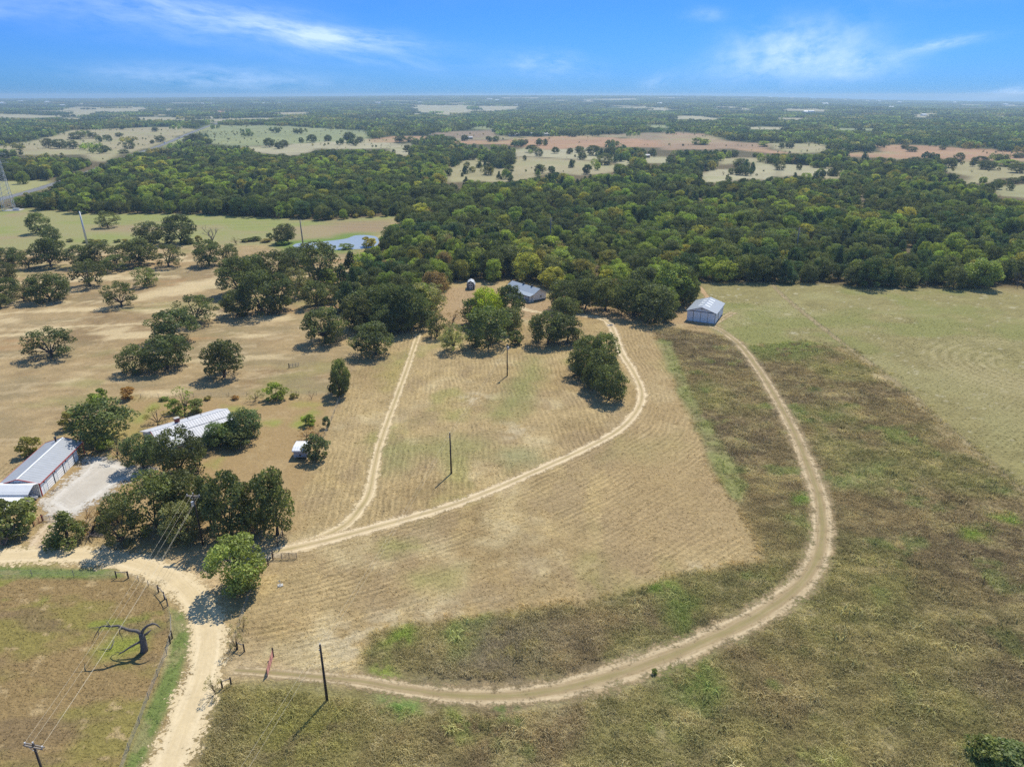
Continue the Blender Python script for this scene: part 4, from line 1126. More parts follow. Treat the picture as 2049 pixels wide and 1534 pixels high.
# ---- pond and meadow
T(7, 255, 925, 82, 858, "bush1", "ye", "yellowish bush standing in the pond's right end", "shrub", "shrub")
T(7, 120, 935, 80, 898, "bush0", "lt", "low green bush on the pond's near bank", "shrub", "shrub")
T(7, 345, 915, 60, 855, "bush2", "lt", "green reeds bush at the pond's right bank", "shrub", "shrub")
T(2, 1650, 325, 70, 290, "bush1", "lm", "bright green bush by the pond's left tip", "shrub", "shrub")
T(2, 1385, 320, 50, 268, "airy0", "gr", "small grey bush in the brush line left of the pond", "shrub", "shrub")
T(2, 1580, 300, 40, 250, "bush0", "dk", "small dark bush at the left of the pond tree", "shrub", "shrub")
for i, (x, yb, w, yt) in enumerate([(410, 305, 40, 285), (520, 310, 60, 288), (570, 310, 60, 290), (610, 308, 40, 290), (690, 308, 40, 288), (735, 308, 40, 286), (1000, 318, 70, 270), (1110, 318, 80, 285), (1165, 312, 40, 265), (1440, 305, 70, 285), (1500, 300, 70, 270), (1560, 308, 60, 285)]):
    T(2, x, yb, w, yt, "bush%d" % (i % 3), ("ok", "md", "ol")[i % 3], "low dark bush of the brush line that crosses the meadow", "shrub", "shrub", "brush line bushes across the meadow")
# ---- single trees dotted over the far clearings
FAR_ONE = [(6, 760, 345, 62, 297, "oak"), (6, 615, 360, 44, 325, "oak"), (6, 490, 343, 42, 320, "oak"), (6, 430, 345, 60, 295, "oak"), (6, 350, 343, 80, 288, "oak"), (6, 285, 340, 60, 285, "oak"), (6, 95, 338, 30, 318, "oak"), (6, 75, 395, 46, 370, "oak"), (6, 30, 398, 50, 372, "oak"),
           (6, 700, 275, 46, 250, "oak"), (6, 630, 282, 40, 262, "oak"), (6, 545, 285, 50, 250, "oak"), (6, 460, 288, 110, 248, "oak"), (6, 908, 245, 40, 220, "oak"), (6, 720, 232, 34, 205, "oak"), (6, 940, 305, 60, 268, "oak"), (6, 895, 315, 26, 292, "oak"), (6, 1140, 315, 105, 258, "oak"), (6, 725, 372, 60, 350, "oak"),
           (6, 1578, 335, 62, 282, "oak"), (6, 1635, 345, 50, 305, "oak"), (6, 1667, 335, 50, 292, "oak"), (6, 1763, 310, 30, 278, "oak"), (6, 1828, 308, 56, 262, "oak"), (6, 1922, 300, 42, 264, "oak"),
           (7, 20, 297, 42, 264, "oak"), (7, 145, 308, 54, 246, "oak"), (7, 178, 325, 44, 292, "oak"), (7, 208, 308, 48, 274, "oak"), (7, 440, 308, 70, 270, "oak"), (7, 505, 305, 52, 274, "oak"), (7, 485, 362, 46, 322, "oak"), (7, 820, 298, 44, 264, "oak"), (7, 955, 292, 28, 270, "oak"), (7, 1448, 275, 52, 244, "oak"),
           (7, 1215, 365, 70, 322, "oak"), (7, 1255, 388, 48, 344, "oak"), (7, 1348, 372, 44, 334, "oak"), (7, 1435, 375, 40, 340, "oak"), (7, 1490, 365, 56, 328, "oak"), (7, 1510, 408, 42, 366, "oak"), (7, 1570, 382, 80, 325, "oak"), (7, 1640, 438, 90, 372, "oak"), (7, 1680, 375, 70, 330, "oak"), (7, 1452, 432, 28, 410, "oak"),
           (7, 835, 490, 42, 420, "open"), (7, 828, 550, 44, 505, "cedar"), (7, 905, 460, 52, 415, "cedar"), (7, 985, 462, 42, 420, "cedar"), (7, 1030, 465, 46, 412, "cedar"), (7, 1078, 448, 80, 378, "oak"), (7, 940, 452, 36, 410, "cedar"), (7, 775, 425, 66, 368, "oak"), (7, 865, 410, 46, 372, "oak"), (7, 1000, 430, 60, 375, "oak"),
           (8, 630, 345, 36, 312, "oak"), (8, 675, 342, 48, 306, "oak"), (8, 1390, 362, 66, 330, "oak"), (8, 1350, 345, 42, 315, "oak"), (8, 1240, 325, 50, 305, "oak"), (8, 1665, 422, 60, 368, "oak"), (8, 1790, 430, 90, 388, "oak"), (8, 1830, 466, 86, 414, "oak"), (8, 1895, 412, 60, 375, "oak"), (8, 2020, 398, 70, 368, "oak"), (8, 2005, 485, 90, 432, "oak"),
           (8, 1950, 452, 130, 405, "bush"), (8, 150, 325, 100, 278, "bush"), (8, 520, 335, 70, 298, "bush"), (8, 1895, 552, 46, 520, "oak"), (8, 1980, 548, 60, 512, "oak"), (8, 2035, 545, 50, 505, "oak"), (8, 615, 468, 60, 414, "oak"), (8, 60, 445, 60, 400, "oak"), (8, 145, 470, 60, 425, "oak"), (8, 215, 462, 80, 408, "oak"), (8, 385, 462, 90, 400, "oak"),
           (8, 1605, 455, 70, 398, "oak"), (8, 1525, 452, 60, 392, "oak"), (8, 1465, 455, 70, 400, "oak"), (8, 1410, 420, 70, 392, "oak"), (8, 1570, 350, 40, 328, "oak"), (8, 730, 468, 30, 430, "oak")]
FAR_TXT = {6: "small dark tree standing by itself in the open fields at the far left", 7: "small dark tree standing by itself in the tan fields at the centre distance", 8: "small dark tree standing by itself in the reddish fields at the far right"}
for i, (r, x, yb, w, yt, kd) in enumerate(FAR_ONE):
    key = {"oak": "oak%d" % (i % 6), "open": "open0", "cedar": "cedar%d" % (i % 2), "bush": "bush%d" % (i % 3)}[kd]
    lab, grp = FAR_TXT[r], {6: "lone trees in the far left fields", 7: "lone trees in the central far fields", 8: "lone trees in the far right fields"}[r]
    if kd == "bush": lab, grp = "bright green small tree clump in the reddish fields at the far right", "bright clumps in the far right fields"
    if kd == "cedar": lab, grp = "small pointed cedar in the tan field above the wood's centre", "pointed cedars above the wood's centre"
    if kd == "open": lab, grp = "slim tall lone tree in the tan field above the wood's centre", None
    T(r, x, yb, w, yt, key, "lm" if kd == "bush" else ("ce" if kd == "cedar" else "dk"), lab, {"cedar": "cedar_tree", "bush": "round_tree"}.get(kd, "oak_tree"), "tree", grp)


def dead_tree():
    bx, by = gp(*rp(5, 845, 650))
    root = empty("dead_tree", (bx, by, 0), 0, "bare grey dead tree with one long crooked limb in the paddock", "tree")
    k = depth_at(*rp(5, 845, 650)) / FPX / 11.383
    def p(x, y, back=0.0):                                # x,y in the close-up view; plane through the trunk, leaning right
        return ((x - 1460) * k + .27 * (790 - y) * k, back * .6, (790 - y) * k * 1.36)
    mb = MB()
    mb.tube([p(1465, 830), p(1455, 700), p(1430, 560), p(1400, 470), p(1385, 400)], [.62, .50, .46, .40, .30], 9)
    mb.build("trunk", DEAD, root, True)
    br = MB()
    br.tube([p(1385, 420), p(1290, 365), p(1120, 335, -.2), p(1000, 270, -.5), p(900, 215, -.7), p(740, 220, -.9), p(620, 195, -1.1), p(540, 210, -1.2), p(480, 290, -1.3), p(410, 400, -1.4), p(340, 540, -1.6)], [.30, .26, .22, .2, .18, .15, .11, .09, .07, .05, .02], 7)
    br.tube([p(540, 210, -1.2), p(450, 215, -1.4), p(360, 210, -1.5), p(270, 240, -1.6)], [.07, .05, .04, .02], 5)
    br.tube([p(740, 220, -.9), p(690, 170, -.8), p(640, 115, -.7)], [.09, .06, .03], 5)
    br.tube([p(490, 290, -1.3), p(490, 370, -1.3), p(460, 470, -1.2)], [.05, .04, .02], 5)
    br.tube([p(1290, 370), p(1100, 365, .5), p(950, 370, .9), p(850, 410, 1.2), p(840, 490, 1.3), p(890, 560, 1.3), p(915, 650, 1.2)], [.14, .11, .09, .07, .06, .05, .02], 5)
    br.tube([p(960, 270, -.5), p(880, 290, -.3), p(800, 330, .1)], [.08, .05, .02], 5)
    br.tube([p(1400, 430), p(1430, 350, .3), p(1500, 290, .5), p(1620, 250, .7), p(1700, 280, .8), p(1780, 350, .9)], [.26, .22, .19, .16, .12, .06], 7)
    br.tube([p(1430, 560), p(1300, 590, -.8), p(1180, 630, -1.4), p(1080, 680, -1.9), p(960, 735, -2.3)], [.22, .17, .14, .11, .04], 6)
    br.tube([p(1080, 680, -1.9), p(1000, 690, -2.2), p(900, 660, -2.4)], [.08, .05, .02], 5)
    br.tube([p(1420, 470), p(1490, 440, .6), p(1560, 400, 1.0)], [.18, .12, .06], 6); br.tube([p(1440, 480), p(1500, 470, .8), p(1560, 420, 1.3)], [.12, .09, .04], 5)
    br.build("branches", DEAD, root, True)
    fb = MB()                                            # fallen limb lying in the green patch
    q = lambda x, y, z: (*[a - b for a, b in zip(gp(160 + x / 11.383, 1230 + y / 11.383), (0, 0))], z)
    fb.tube([q(800, 640, .5), q(740, 740, .3), q(690, 800, .25), q(640, 810, .2), q(560, 790, .2), q(420, 780, .1)], [.05, .08, .08, .07, .05, .03], 5)
    fb.tube([q(760, 660, .4), q(790, 580, .6)], [.05, .02], 5)
    o = fb.build("fallen_branch", DEAD); tag(o, "pale broken limb lying on the green patch left of the dead tree", "branch")


dead_tree()
X_, Y_ = gp(*rp(2, 1245, 302))
plant("dead_tree", "twig2", X_, Y_, 13, 11, (0, 0, 0), "leafless grey tree in the meadow brush line", "tree")
for (x, y, w, yt, lab) in [(1722, 130, 60, 70, "bare thin shrub on the fence beside the tiny olive shrub"), (1825, 138, 60, 70, "bare reddish shrub at the right end of the yard fence")]:
    px, py = rp(1, x, y); X_, Y_ = gp(px, py)
    plant("dead_shrub", "twig1", X_, Y_, height_at(px, py, rp(1, x, yt)[1]), w / 2.927 * depth_at(px, py) / FPX, (0, 0, 0), lab, "shrub")


# ------------------------------------------------------------------ the woods
def in_clear_px(px, py):
    r = np.zeros(px.shape, bool)
    for P in CLEAR_PX:
        k = (px > P[:, 0].min()) & (px < P[:, 0].max()) & (py > P[:, 1].min()) & (py < P[:, 1].max())
        if k.any():
            q = r[k]; q |= inside(px[k], py[k], P); r[k] = q
    return r


def open_ground(x, y, h):
    """true where the survey shows open field: at the foot, or behind the crown of a tree of height h"""
    z = ground_z(x, y)
    res = np.zeros(x.shape, bool)
    for f in (0.0, .5, .95):
        px, py = pj(x, y, z + h * f)
        px = px + (fbm(x / 38, y / 38, 111) - .5) * 26; py = py + (fbm(x / 45, y / 45, 112) - .5) * np.clip((py - 190) * .07, .6, 10)
        res |= in_clear_px(px, py)
    lone = (fbm(x / 70, y / 60, 113) > .60) & (_hash(np.floor(x * 3), np.floor(y * 3), 7) < .10)
    return res & ~lone


def scatter(spacing, d0, d1, half=43, seed=1):
    rng = np.random.default_rng(seed)
    w = d1 * math.sin(math.radians(half))
    xs = np.arange(-w, w, spacing); ys = np.arange(d0 * .7, d1, spacing)
    X, Y = np.meshgrid(xs, ys); X = X.ravel(); Y = Y.ravel()
    X = X + rng.uniform(-.48, .48, X.shape) * spacing; Y = Y + rng.uniform(-.48, .48, Y.shape) * spacing
    D = np.hypot(X, Y); a = np.degrees(np.arctan2(X, Y))
    k = (D > d0) & (D < d1) & (np.abs(a) < half)
    return X[k], Y[k], rng


def crown_colour(x, y, rng):
    n = len(x)
    a = fbm(x / 70, y / 55, 91); b = rng.random(n); g = fbm(x / 25, y / 25, 92)
    names = np.full(n, 'ok', dtype=object)
    names[b < .42] = 'dk'; names[(b > .72)] = 'md'
    lt = (g > .53) & (b > .45); names[lt] = 'lt'
    a2 = fbm(x / 95, y / 70, 93); lm = (a2 > .55) & (b > .55); names[lm] = 'lm'
    names[(a2 > .5) & (b > .72) & (b < .8)] = 'ol'
    names[(b > .975) & (a > .48)] = 'ye'; names[(b > .87) & (b < .935)] = 'gr'; names[(b > .935) & (b < .955)] = 'bn'
    names[(a < .47) & (b < .5)] = 'ce'
    return names


WX, WY, wr = scatter(7.0, 260, 1080, seed=11)
wh = 7.6 + 6.0 * (fbm(WX / 50, WY / 50, 95) - .45) * 2 + wr.uniform(-2.6, 3.4, WX.shape)
wh = np.clip(wh, 4.0, 13)
hw = sdist(WX, WY, HIGHWAY[::6]) if False else seg_dist(WX, WY, HIGHWAY[::6])
keep = inside(WX, WY, FRONT) & (hw > 16)
keep &= ~open_ground(WX, WY, wh)
keep &= sdist(WX, WY, POND) < -8
_hp = np.array([gp(1010, 565), gp(1100, 563), gp(1115, 605), gp(1010, 605)]); keep &= ~inside(WX, WY, _hp)
# thin, shrubby parts of the wood near the highway and the left meadow edge
thin = fbm(WX / 45, WY / 45, 96)
keep &= ~((thin > .66) & (wr.random(WX.shape) < .6))
TX = np.array(TREES_XY)
for (tx, ty, tr) in TREES_XY:
    if ty > 230: keep &= np.hypot(WX - tx, WY - ty) > tr * 1.05
WX, WY, wh = WX[keep], WY[keep], wh[keep]
wcol = crown_colour(WX, WY, wr)
wkey = wr.integers(0, 6, len(WX)); shape = wr.random(len(WX))
ww = wh * wr.uniform(.8, 1.3, len(WX))
order = np.argsort(np.hypot(WX, WY))
_px, _py = pj(WX[order], WY[order], np.full(len(order), 5.0))
vis = order[(_px > -10) & (_px < 2060)]
N_OWN = max(0, 300 - sum(1 for o in COL.objects if o.get("category") == "tree" and o.name.startswith("oak_tree")))
own = set(vis[:N_OWN].tolist())
GT = {'dk': ("dark green oak packed among others along the front of the main wood", "dark oaks along the front of the main wood"),
      'ok': ("mid green oak packed among others along the front of the main wood", "mid green oaks along the front of the main wood"),
      'lt': ("light green tree among the dark oaks along the front of the main wood", "light green trees along the front of the main wood"),
      'lm': ("yellow green tree among the dark oaks along the front of the main wood", "yellow green trees along the front of the main wood"),
      'ye': ("yellowing tree among the dark oaks along the front of the main wood", "yellowing trees along the front of the main wood"),
      'gr': ("grey green thin tree along the front of the main wood", "grey green trees along the front of the main wood"),
      'bn': ("brown half dry tree along the front of the main wood", "brown trees along the front of the main wood"),
      'ce': ("dark bluish oak along the front of the main wood", "dark bluish oaks along the front of the main wood")}
GT['md'] = GT['ok']
GT['ol'] = ("olive brown tinged tree along the front of the main wood", "olive trees along the front of the main wood")
for i in sorted(own):
    c = wcol[i]
    key = "round%d" % (wkey[i] % 2) if .55 < shape[i] < .68 else "oak%d" % wkey[i] if shape[i] < .86 else "open%d" % (wkey[i] % 3)
    plant("oak_tree", key, float(WX[i]), float(WY[i]), float(wh[i]), float(ww[i]), PAL[c], GT[c][0], "tree", GT[c][1])


def hidden_collection(name, meshes):
    c = bpy.data.collections.new(name)
    for k, me in enumerate(meshes):
        c.objects.link(bpy.data.objects.new("%s_%02d" % (name, k), me))
    return c


def stuff(name, label, coll, P, scl, rot, idx, colr, cat=None):
    """one uncountable mass: points that carry instances of a few small plants"""
    me = bpy.data.meshes.new(name)
    me.vertices.add(len(P)); me.vertices.foreach_set("co", np.asarray(P, np.float32).ravel())
    for an, typ, dat, fld in (("isc", 'FLOAT_VECTOR', scl, "vector"), ("irot", 'FLOAT_VECTOR', rot, "vector"), ("tcol", 'FLOAT_COLOR', colr, "color")):
        a = me.attributes.new(an, typ, 'POINT'); a.data.foreach_set(fld, np.asarray(dat, np.float32).ravel())
    a = me.attributes.new("iidx", 'INT', 'POINT'); a.data.foreach_set("value", np.asarray(idx, np.int32))
    o = bpy.data.objects.new(name, me); COL.objects.link(o)
    ng = bpy.data.node_groups.new(name + "_nodes", 'GeometryNodeTree')
    ng.interface.new_socket("Geometry", in_out='INPUT', socket_type='NodeSocketGeometry')
    ng.interface.new_socket("Geometry", in_out='OUTPUT', socket_type='NodeSocketGeometry')
    N, L = ng.nodes, ng.links
    gi, go = N.new("NodeGroupInput"), N.new("NodeGroupOutput")
    ci = N.new("GeometryNodeCollectionInfo"); ci.inputs["Collection"].default_value = coll; ci.inputs["Separate Children"].default_value = True; ci.inputs["Reset Children"].default_value = True
    mp = N.new("GeometryNodeMeshToPoints")
    ip = N.new("GeometryNodeInstanceOnPoints"); ip.inputs["Pick Instance"].default_value = True

    def named(nm, typ):
        n = N.new("GeometryNodeInputNamedAttribute"); n.data_type = typ; n.inputs["Name"].default_value = nm
        return [s for s in n.outputs if s.enabled and s.name == "Attribute"][0]
    L.new(gi.outputs[0], mp.inputs[0]); L.new(mp.outputs[0], ip.inputs["Points"])
    L.new(ci.outputs[0], ip.inputs["Instance"])
    L.new(named("iidx", 'INT'), ip.inputs["Instance Index"])
    L.new(named("irot", 'FLOAT_VECTOR'), ip.inputs["Rotation"]); L.new(named("isc", 'FLOAT_VECTOR'), ip.inputs["Scale"])
    L.new(ip.outputs[0], go.inputs[0])
    md = o.modifiers.new("scatter", 'NODES'); md.node_group = ng
    return tag(o, label, cat, None, "stuff")


rest = np.array([i for i in range(len(WX)) if i not in own])
keys = ["oak%d" % k for k in range(6)] + ["open%d" % k for k in range(3)] + ["cedar0", "cedar1", "airy0"]
wood_coll = hidden_collection("wood_kinds", [PROTO[k][2] for k in keys] + [PROTO["twig0"][0], PROTO["twig1"][0], PROTO["round0"][2], PROTO["round1"][2]])


def pal_rgba(names, rng, jit=.26):
    c = np.array([PAL[n] for n in names]) * rng.uniform(1 - jit, 1 + jit, (len(names), 1)) * rng.uniform(.95, 1.05, (len(names), 3))
    return np.c_[c, np.ones(len(c))]


sh = shape[rest]; ki = wkey[rest].copy()
ki = np.where(sh > .82, 6 + wkey[rest] % 3, ki)
ki = np.where((wcol[rest] == 'ce') & (sh < .6), 9 + wkey[rest] % 2, ki)
ki = np.where((sh > .58) & (sh < .68), 14 + wkey[rest] % 2, ki)
ki = np.where((sh > .52) & (sh < .58), 9 + wkey[rest] % 2, ki)
ki = np.where(np.isin(wcol[rest], ('gr', 'bn')), 11 + (wr.random(len(rest)) < .45) * wr.integers(1, 3, len(rest)), ki)
stuff("woodland", "dense mixed wood of dark oaks and paler trees across the middle distance", wood_coll,
      np.c_[WX[rest], WY[rest], ground_z(WX[rest], WY[rest])], np.c_[ww[rest], ww[rest], wh[rest]],
      np.c_[np.zeros((len(rest), 2)), wr.uniform(0, 6.28, len(rest))], ki, pal_rgba(wcol[rest], wr))
# scrub and saplings under and in front of the wood
SX, SY, sr = scatter(7.0, 270, 900, seed=12)
k = inside(SX, SY, FRONT) & (seg_dist(SX, SY, HIGHWAY[::6]) > 9) & ~open_ground(SX, SY, np.full(SX.shape, 2.5)) & (sdist(SX, SY, POND) < -3) & ~inside(SX, SY, _hp)
fd = seg_dist(SX, SY, np.vstack([FRONT[:20]]))
k &= (sr.random(SX.shape) < np.where(fd < 14, .8, .18))
SX, SY = SX[k], SY[k]
bush_coll = hidden_collection("scrub_kinds", [PROTO["bush%d" % q][2] for q in range(3)] + [PROTO["airy%d" % q][2] for q in range(2)])
bh = sr.uniform(1.6, 4.2, len(SX)); bc = sr.choice(['ok', 'md', 'ol', 'gr', 'lt', 'bn', 'dk'], len(SX))
stuff("undergrowth", "low mixed scrub filling the edges of the woods", bush_coll, np.c_[SX, SY, ground_z(SX, SY)], np.c_[bh * 1.3, bh * 1.3, bh],
      np.c_[np.zeros((len(SX), 2)), sr.uniform(0, 6.28, len(SX))], sr.integers(0, 5, len(SX)), pal_rgba(bc, sr))
# sparse young mesquite on the far pastures
MX, MY, mr = scatter(16, 500, 2400, seed=13)
px, py = pj(MX, MY, np.zeros(MX.shape))
k = in_clear_px(px, py) & (fbm(MX / 120, MY / 90, 97) > .56) & (mr.random(MX.shape) < .4) & (seg_dist(MX, MY, HIGHWAY[::6]) > 14)
MX, MY = MX[k], MY[k]; mh = mr.uniform(1.2, 3.6, len(MX))
stuff("pasture_scrub", "sparse low scrub specks over the far pastures", bush_coll, np.c_[MX, MY, ground_z(MX, MY)], np.c_[mh * 1.2, mh * 1.2, mh],
      np.c_[np.zeros((len(MX), 2)), mr.uniform(0, 6.28, len(MX))], mr.integers(0, 5, len(MX)), pal_rgba(mr.choice(['gr', 'ol', 'pg', 'md'], len(MX)), mr))


def patch_mesh(name, size, ntree, seed, leaf, nl):
    """a square patch of distant crowns"""
    rng = random.Random(seed); Vs, Fs, Ts, off = [], [], [], 0
    for k in range(ntree):
        x, y = rng.uniform(-.5, .5) * size, rng.uniform(-.5, .5) * size
        h = rng.uniform(6.5, 11.5); w = h * rng.uniform(.9, 1.25)
        b = [((x + c[0] * w, y + c[1] * w, c[2] * h), r * (w + h) / 2, s) for c, r, s in oak_blobs(seed * 50 + k, 11, low=.2, rmin=.16, rmax=.26)]
        V, Fq, T_ = leaves_mesh(name, b, 1, leaf, seed * 77 + k, None)
        # fixed count per blob keeps distant patches light
        m = min(len(V) // 4, nl); sel = np.random.default_rng(seed + k).permutation(len(V) // 4)[:m]
        V = V.reshape(-1, 4, 3)[sel].reshape(-1, 3); t = T_.reshape(-1, 4)[sel].ravel() * rng.choice((.75, .9, 1, 1, 1.2, 1.6))
        Vs.append(V); Ts.append(t); Fs.append(np.arange(len(V)).reshape(-1, 4) + off); off += len(V)
    return mesh_np(name, np.concatenate(Vs), np.concatenate(Fs), [LEAF_I], [("tone", 'FLOAT', np.concatenate(Ts))])


far_parts = []
for (size, nt, leaf, nl, d0, d1, sd) in [(26, 8, .85, 130, 1080, 2500, 21), (56, 32, 1.1, 70, 2500, 5000, 22), (120, 130, 1.6, 34, 5000, 13500, 23)]:
    cl = hidden_collection("far_wood_%d" % sd, [patch_mesh("far_wood_%d_%d" % (sd, q), size * 1.12, nt, sd * 10 + q, leaf, nl) for q in range(4)])
    PX, PY, pr = scatter(size, d0, d1, 41, sd)
    ok = ~open_ground(PX, PY, np.full(PX.shape, 9.0)) & (seg_dist(PX, PY, HIGHWAY[::6]) > size * .5 + 8)
    if d0 > 2000:
        ok &= far_gap(PX, PY) < .548 + .03 * pr.random(PX.shape)
    PX, PY = PX[ok], PY[ok]
    cn = crown_colour(PX / 3, PY / 3, pr); cn = np.where(np.isin(cn, ('ye', 'bn', 'lm')), 'lt', cn)
    sz = pr.uniform(.85, 1.15, len(PX)) * (1 + .25 * (fbm(PX / 200, PY / 200, 98) - .5))
    stuff("distant_woodland", ["dark woods with pale gaps in the middle far distance", "bluish rolling woods with small fields farther off", "hazy blue woods running to the horizon"][sd - 21], cl,
          np.c_[PX, PY, ground_z(PX, PY) - .2], np.c_[np.ones(len(PX)), np.ones(len(PX)), sz], np.c_[np.zeros((len(PX), 2)), pr.integers(0, 4, len(PX)) * math.pi / 2], pr.integers(0, 4, len(PX)), pal_rgba(cn, pr, .2))


# ------------------------------------------------------------------ grass
def tuft_mesh(name, seed, blades, spread, hgt, wid, droop, tr=(.7, 1.5)):
    rng = np.random.default_rng(seed); Vs, Ts = [], []
    for k in range(blades):
        a = rng.uniform(0, 6.28); o = np.array([rng.normal() * spread * .35, rng.normal() * spread * .35, 0])
        d = np.array([math.cos(a), math.sin(a), 0]); s = np.array([-d[1], d[0], 0]) * wid * rng.uniform(.6, 1.3)
        h = hgt * rng.uniform(.55, 1.15); L = spread * rng.uniform(.3, 1.0)
        p0, p1, p2 = o, o + d * L * .45 + np.array([0, 0, h]), o + d * L + np.array([0, 0, h * (1 - droop * rng.uniform(.3, 1.3))])
        Vs += [p0 - s, p0 + s, p1 + s * .9, p1 - s * .9, p1 - s * .9, p1 + s * .9, p2 + s * .25, p2 - s * .25]
        Ts += [rng.uniform(*tr)] * 8
    V = np.array(Vs)
    return mesh_np(name, V, np.arange(len(V)).reshape(-1, 4), [GRASS_I], [("tone", 'FLOAT', Ts)])


def grass_field(name, label, d0, d1, spacing, zone, coll, hs, seed, prob=None, boost=1.0, half=48):
    GX, GY, gr = scatter(spacing, d0, d1, half, seed)
    c, amp, row, ramp, tall = zone_colour(GX, GY)
    lw = np.interp(GY, [80, 130, 200, 260], [3.2, 2.8, 2.4, 2.2]) if hs[1] > .5 else 1.2
    rd = np.minimum(np.minimum(seg_dist(GX, GY, DRIVE_R[::3]) - 1.9, seg_dist(GX, GY, DRIVE_L[::3]) - 2.0), np.minimum(seg_dist(GX, GY, LOOP[::3]) - lw, seg_dist(GX, GY, ROAD[::3]) - 3.8))
    dens = zone(GX, GY, tall, amp)
    dens = dens * (1 - np.where(ramp > .12, .55, 0) * (np.sin(row * 2 * math.pi / 1.25) < 0.1))
    k = (gr.random(GX.shape) < dens) & (rd > gr.uniform(-.4, .5, GX.shape)) & (sdist(GX, GY, GRAVEL) < -.5)
    GX, GY, c, tl = GX[k], GY[k], c[k], tall[k]
    n = len(GX)
    h = gr.uniform(*hs, n) * (.35 + 1.3 * fbm(GX / 4, GY / 3, 77))
    c = c * boost * gr.uniform(.82, 1.2, (n, 1))
    stuff(name, label, coll, np.c_[GX, GY, np.full(n, 0.0)], np.c_[h * gr.uniform(.8, 1.5, n), h * gr.uniform(.8, 1.5, n), h],
          np.c_[gr.uniform(-.25, .25, (n, 2)), gr.uniform(0, 6.28, n)], gr.integers(0, 4, n), np.c_[c, np.ones(n)])
    return n


tall_coll = hidden_collection("tall_tufts", [tuft_mesh("tall_tuft_%d" % q, 400 + q, 24, 1.15, .75, .038, .6, (.85, 1.22)) for q in range(4)])
straw_coll = hidden_collection("straw_tufts", [tuft_mesh("straw_tuft_%d" % q, 420 + q, 10, 1.1, .45, .07, .55, (.8, 1.3)) for q in range(4)])
n1 = grass_field("tall_grass", "uncut brown and olive tall grass in the near field", 58, 150, .42, lambda x, y, t, a: t * .95, tall_coll, (.24, .58), 31, boost=1.9)
n2 = grass_field("far_tall_grass", "uncut brown and olive tall grass beyond the loop track", 150, 290, .72, lambda x, y, t, a: t * .95, tall_coll, (.32, .70), 32, boost=1.9)
n3 = grass_field("mown_stubble", "short straw stubble left on the mown field and paddock", 60, 150, .62, lambda x, y, t, a: (1 - t) * .85 * sstep(.32, .5, a), straw_coll, (.12, .27), 33, boost=1.3)
n4 = grass_field("field_stubble", "short straw stubble across the upper field and hay field", 150, 300, 1.05, lambda x, y, t, a: (1 - t) * .7 * sstep(.32, .5, a), straw_coll, (.16, .34), 34, boost=1.25)
WX2, WY2, w2 = scatter(3.1, 60, 270, 47, 35)
_c, _a, _r, _p, _t = zone_colour(WX2, WY2)
_k = (_t > .9) & (fbm(WX2 / 9, WY2 / 7, 121) > .52) & (w2.random(WX2.shape) < .55) & (seg_dist(WX2, WY2, LOOP[::3]) > 4)
WX2, WY2, _c = WX2[_k], WY2[_k], _c[_k]; _h = w2.uniform(.7, 1.25, len(WX2))
stuff("field_weeds", "taller weed clumps standing out of the uncut grass", tall_coll, np.c_[WX2, WY2, np.zeros(len(WX2))], np.c_[_h * 1.3, _h * 1.3, _h],
      np.c_[np.zeros((len(WX2), 2)), w2.uniform(0, 6.28, len(WX2))], w2.integers(0, 4, len(WX2)), np.c_[_c * w2.uniform(.9, 2.6, (len(WX2), 1)) * np.array([1.0, 1.02, .95]), np.ones(len(WX2))])
print("grass", n1, n2, n3, n4, "wood", len(rest), "own", len(own))

# ------------------------------------------------------------------ buildings
def place(name, origin, angle, label, cat, group=None):
    return empty(name, (origin[0], origin[1], 0), angle, label, cat, group)


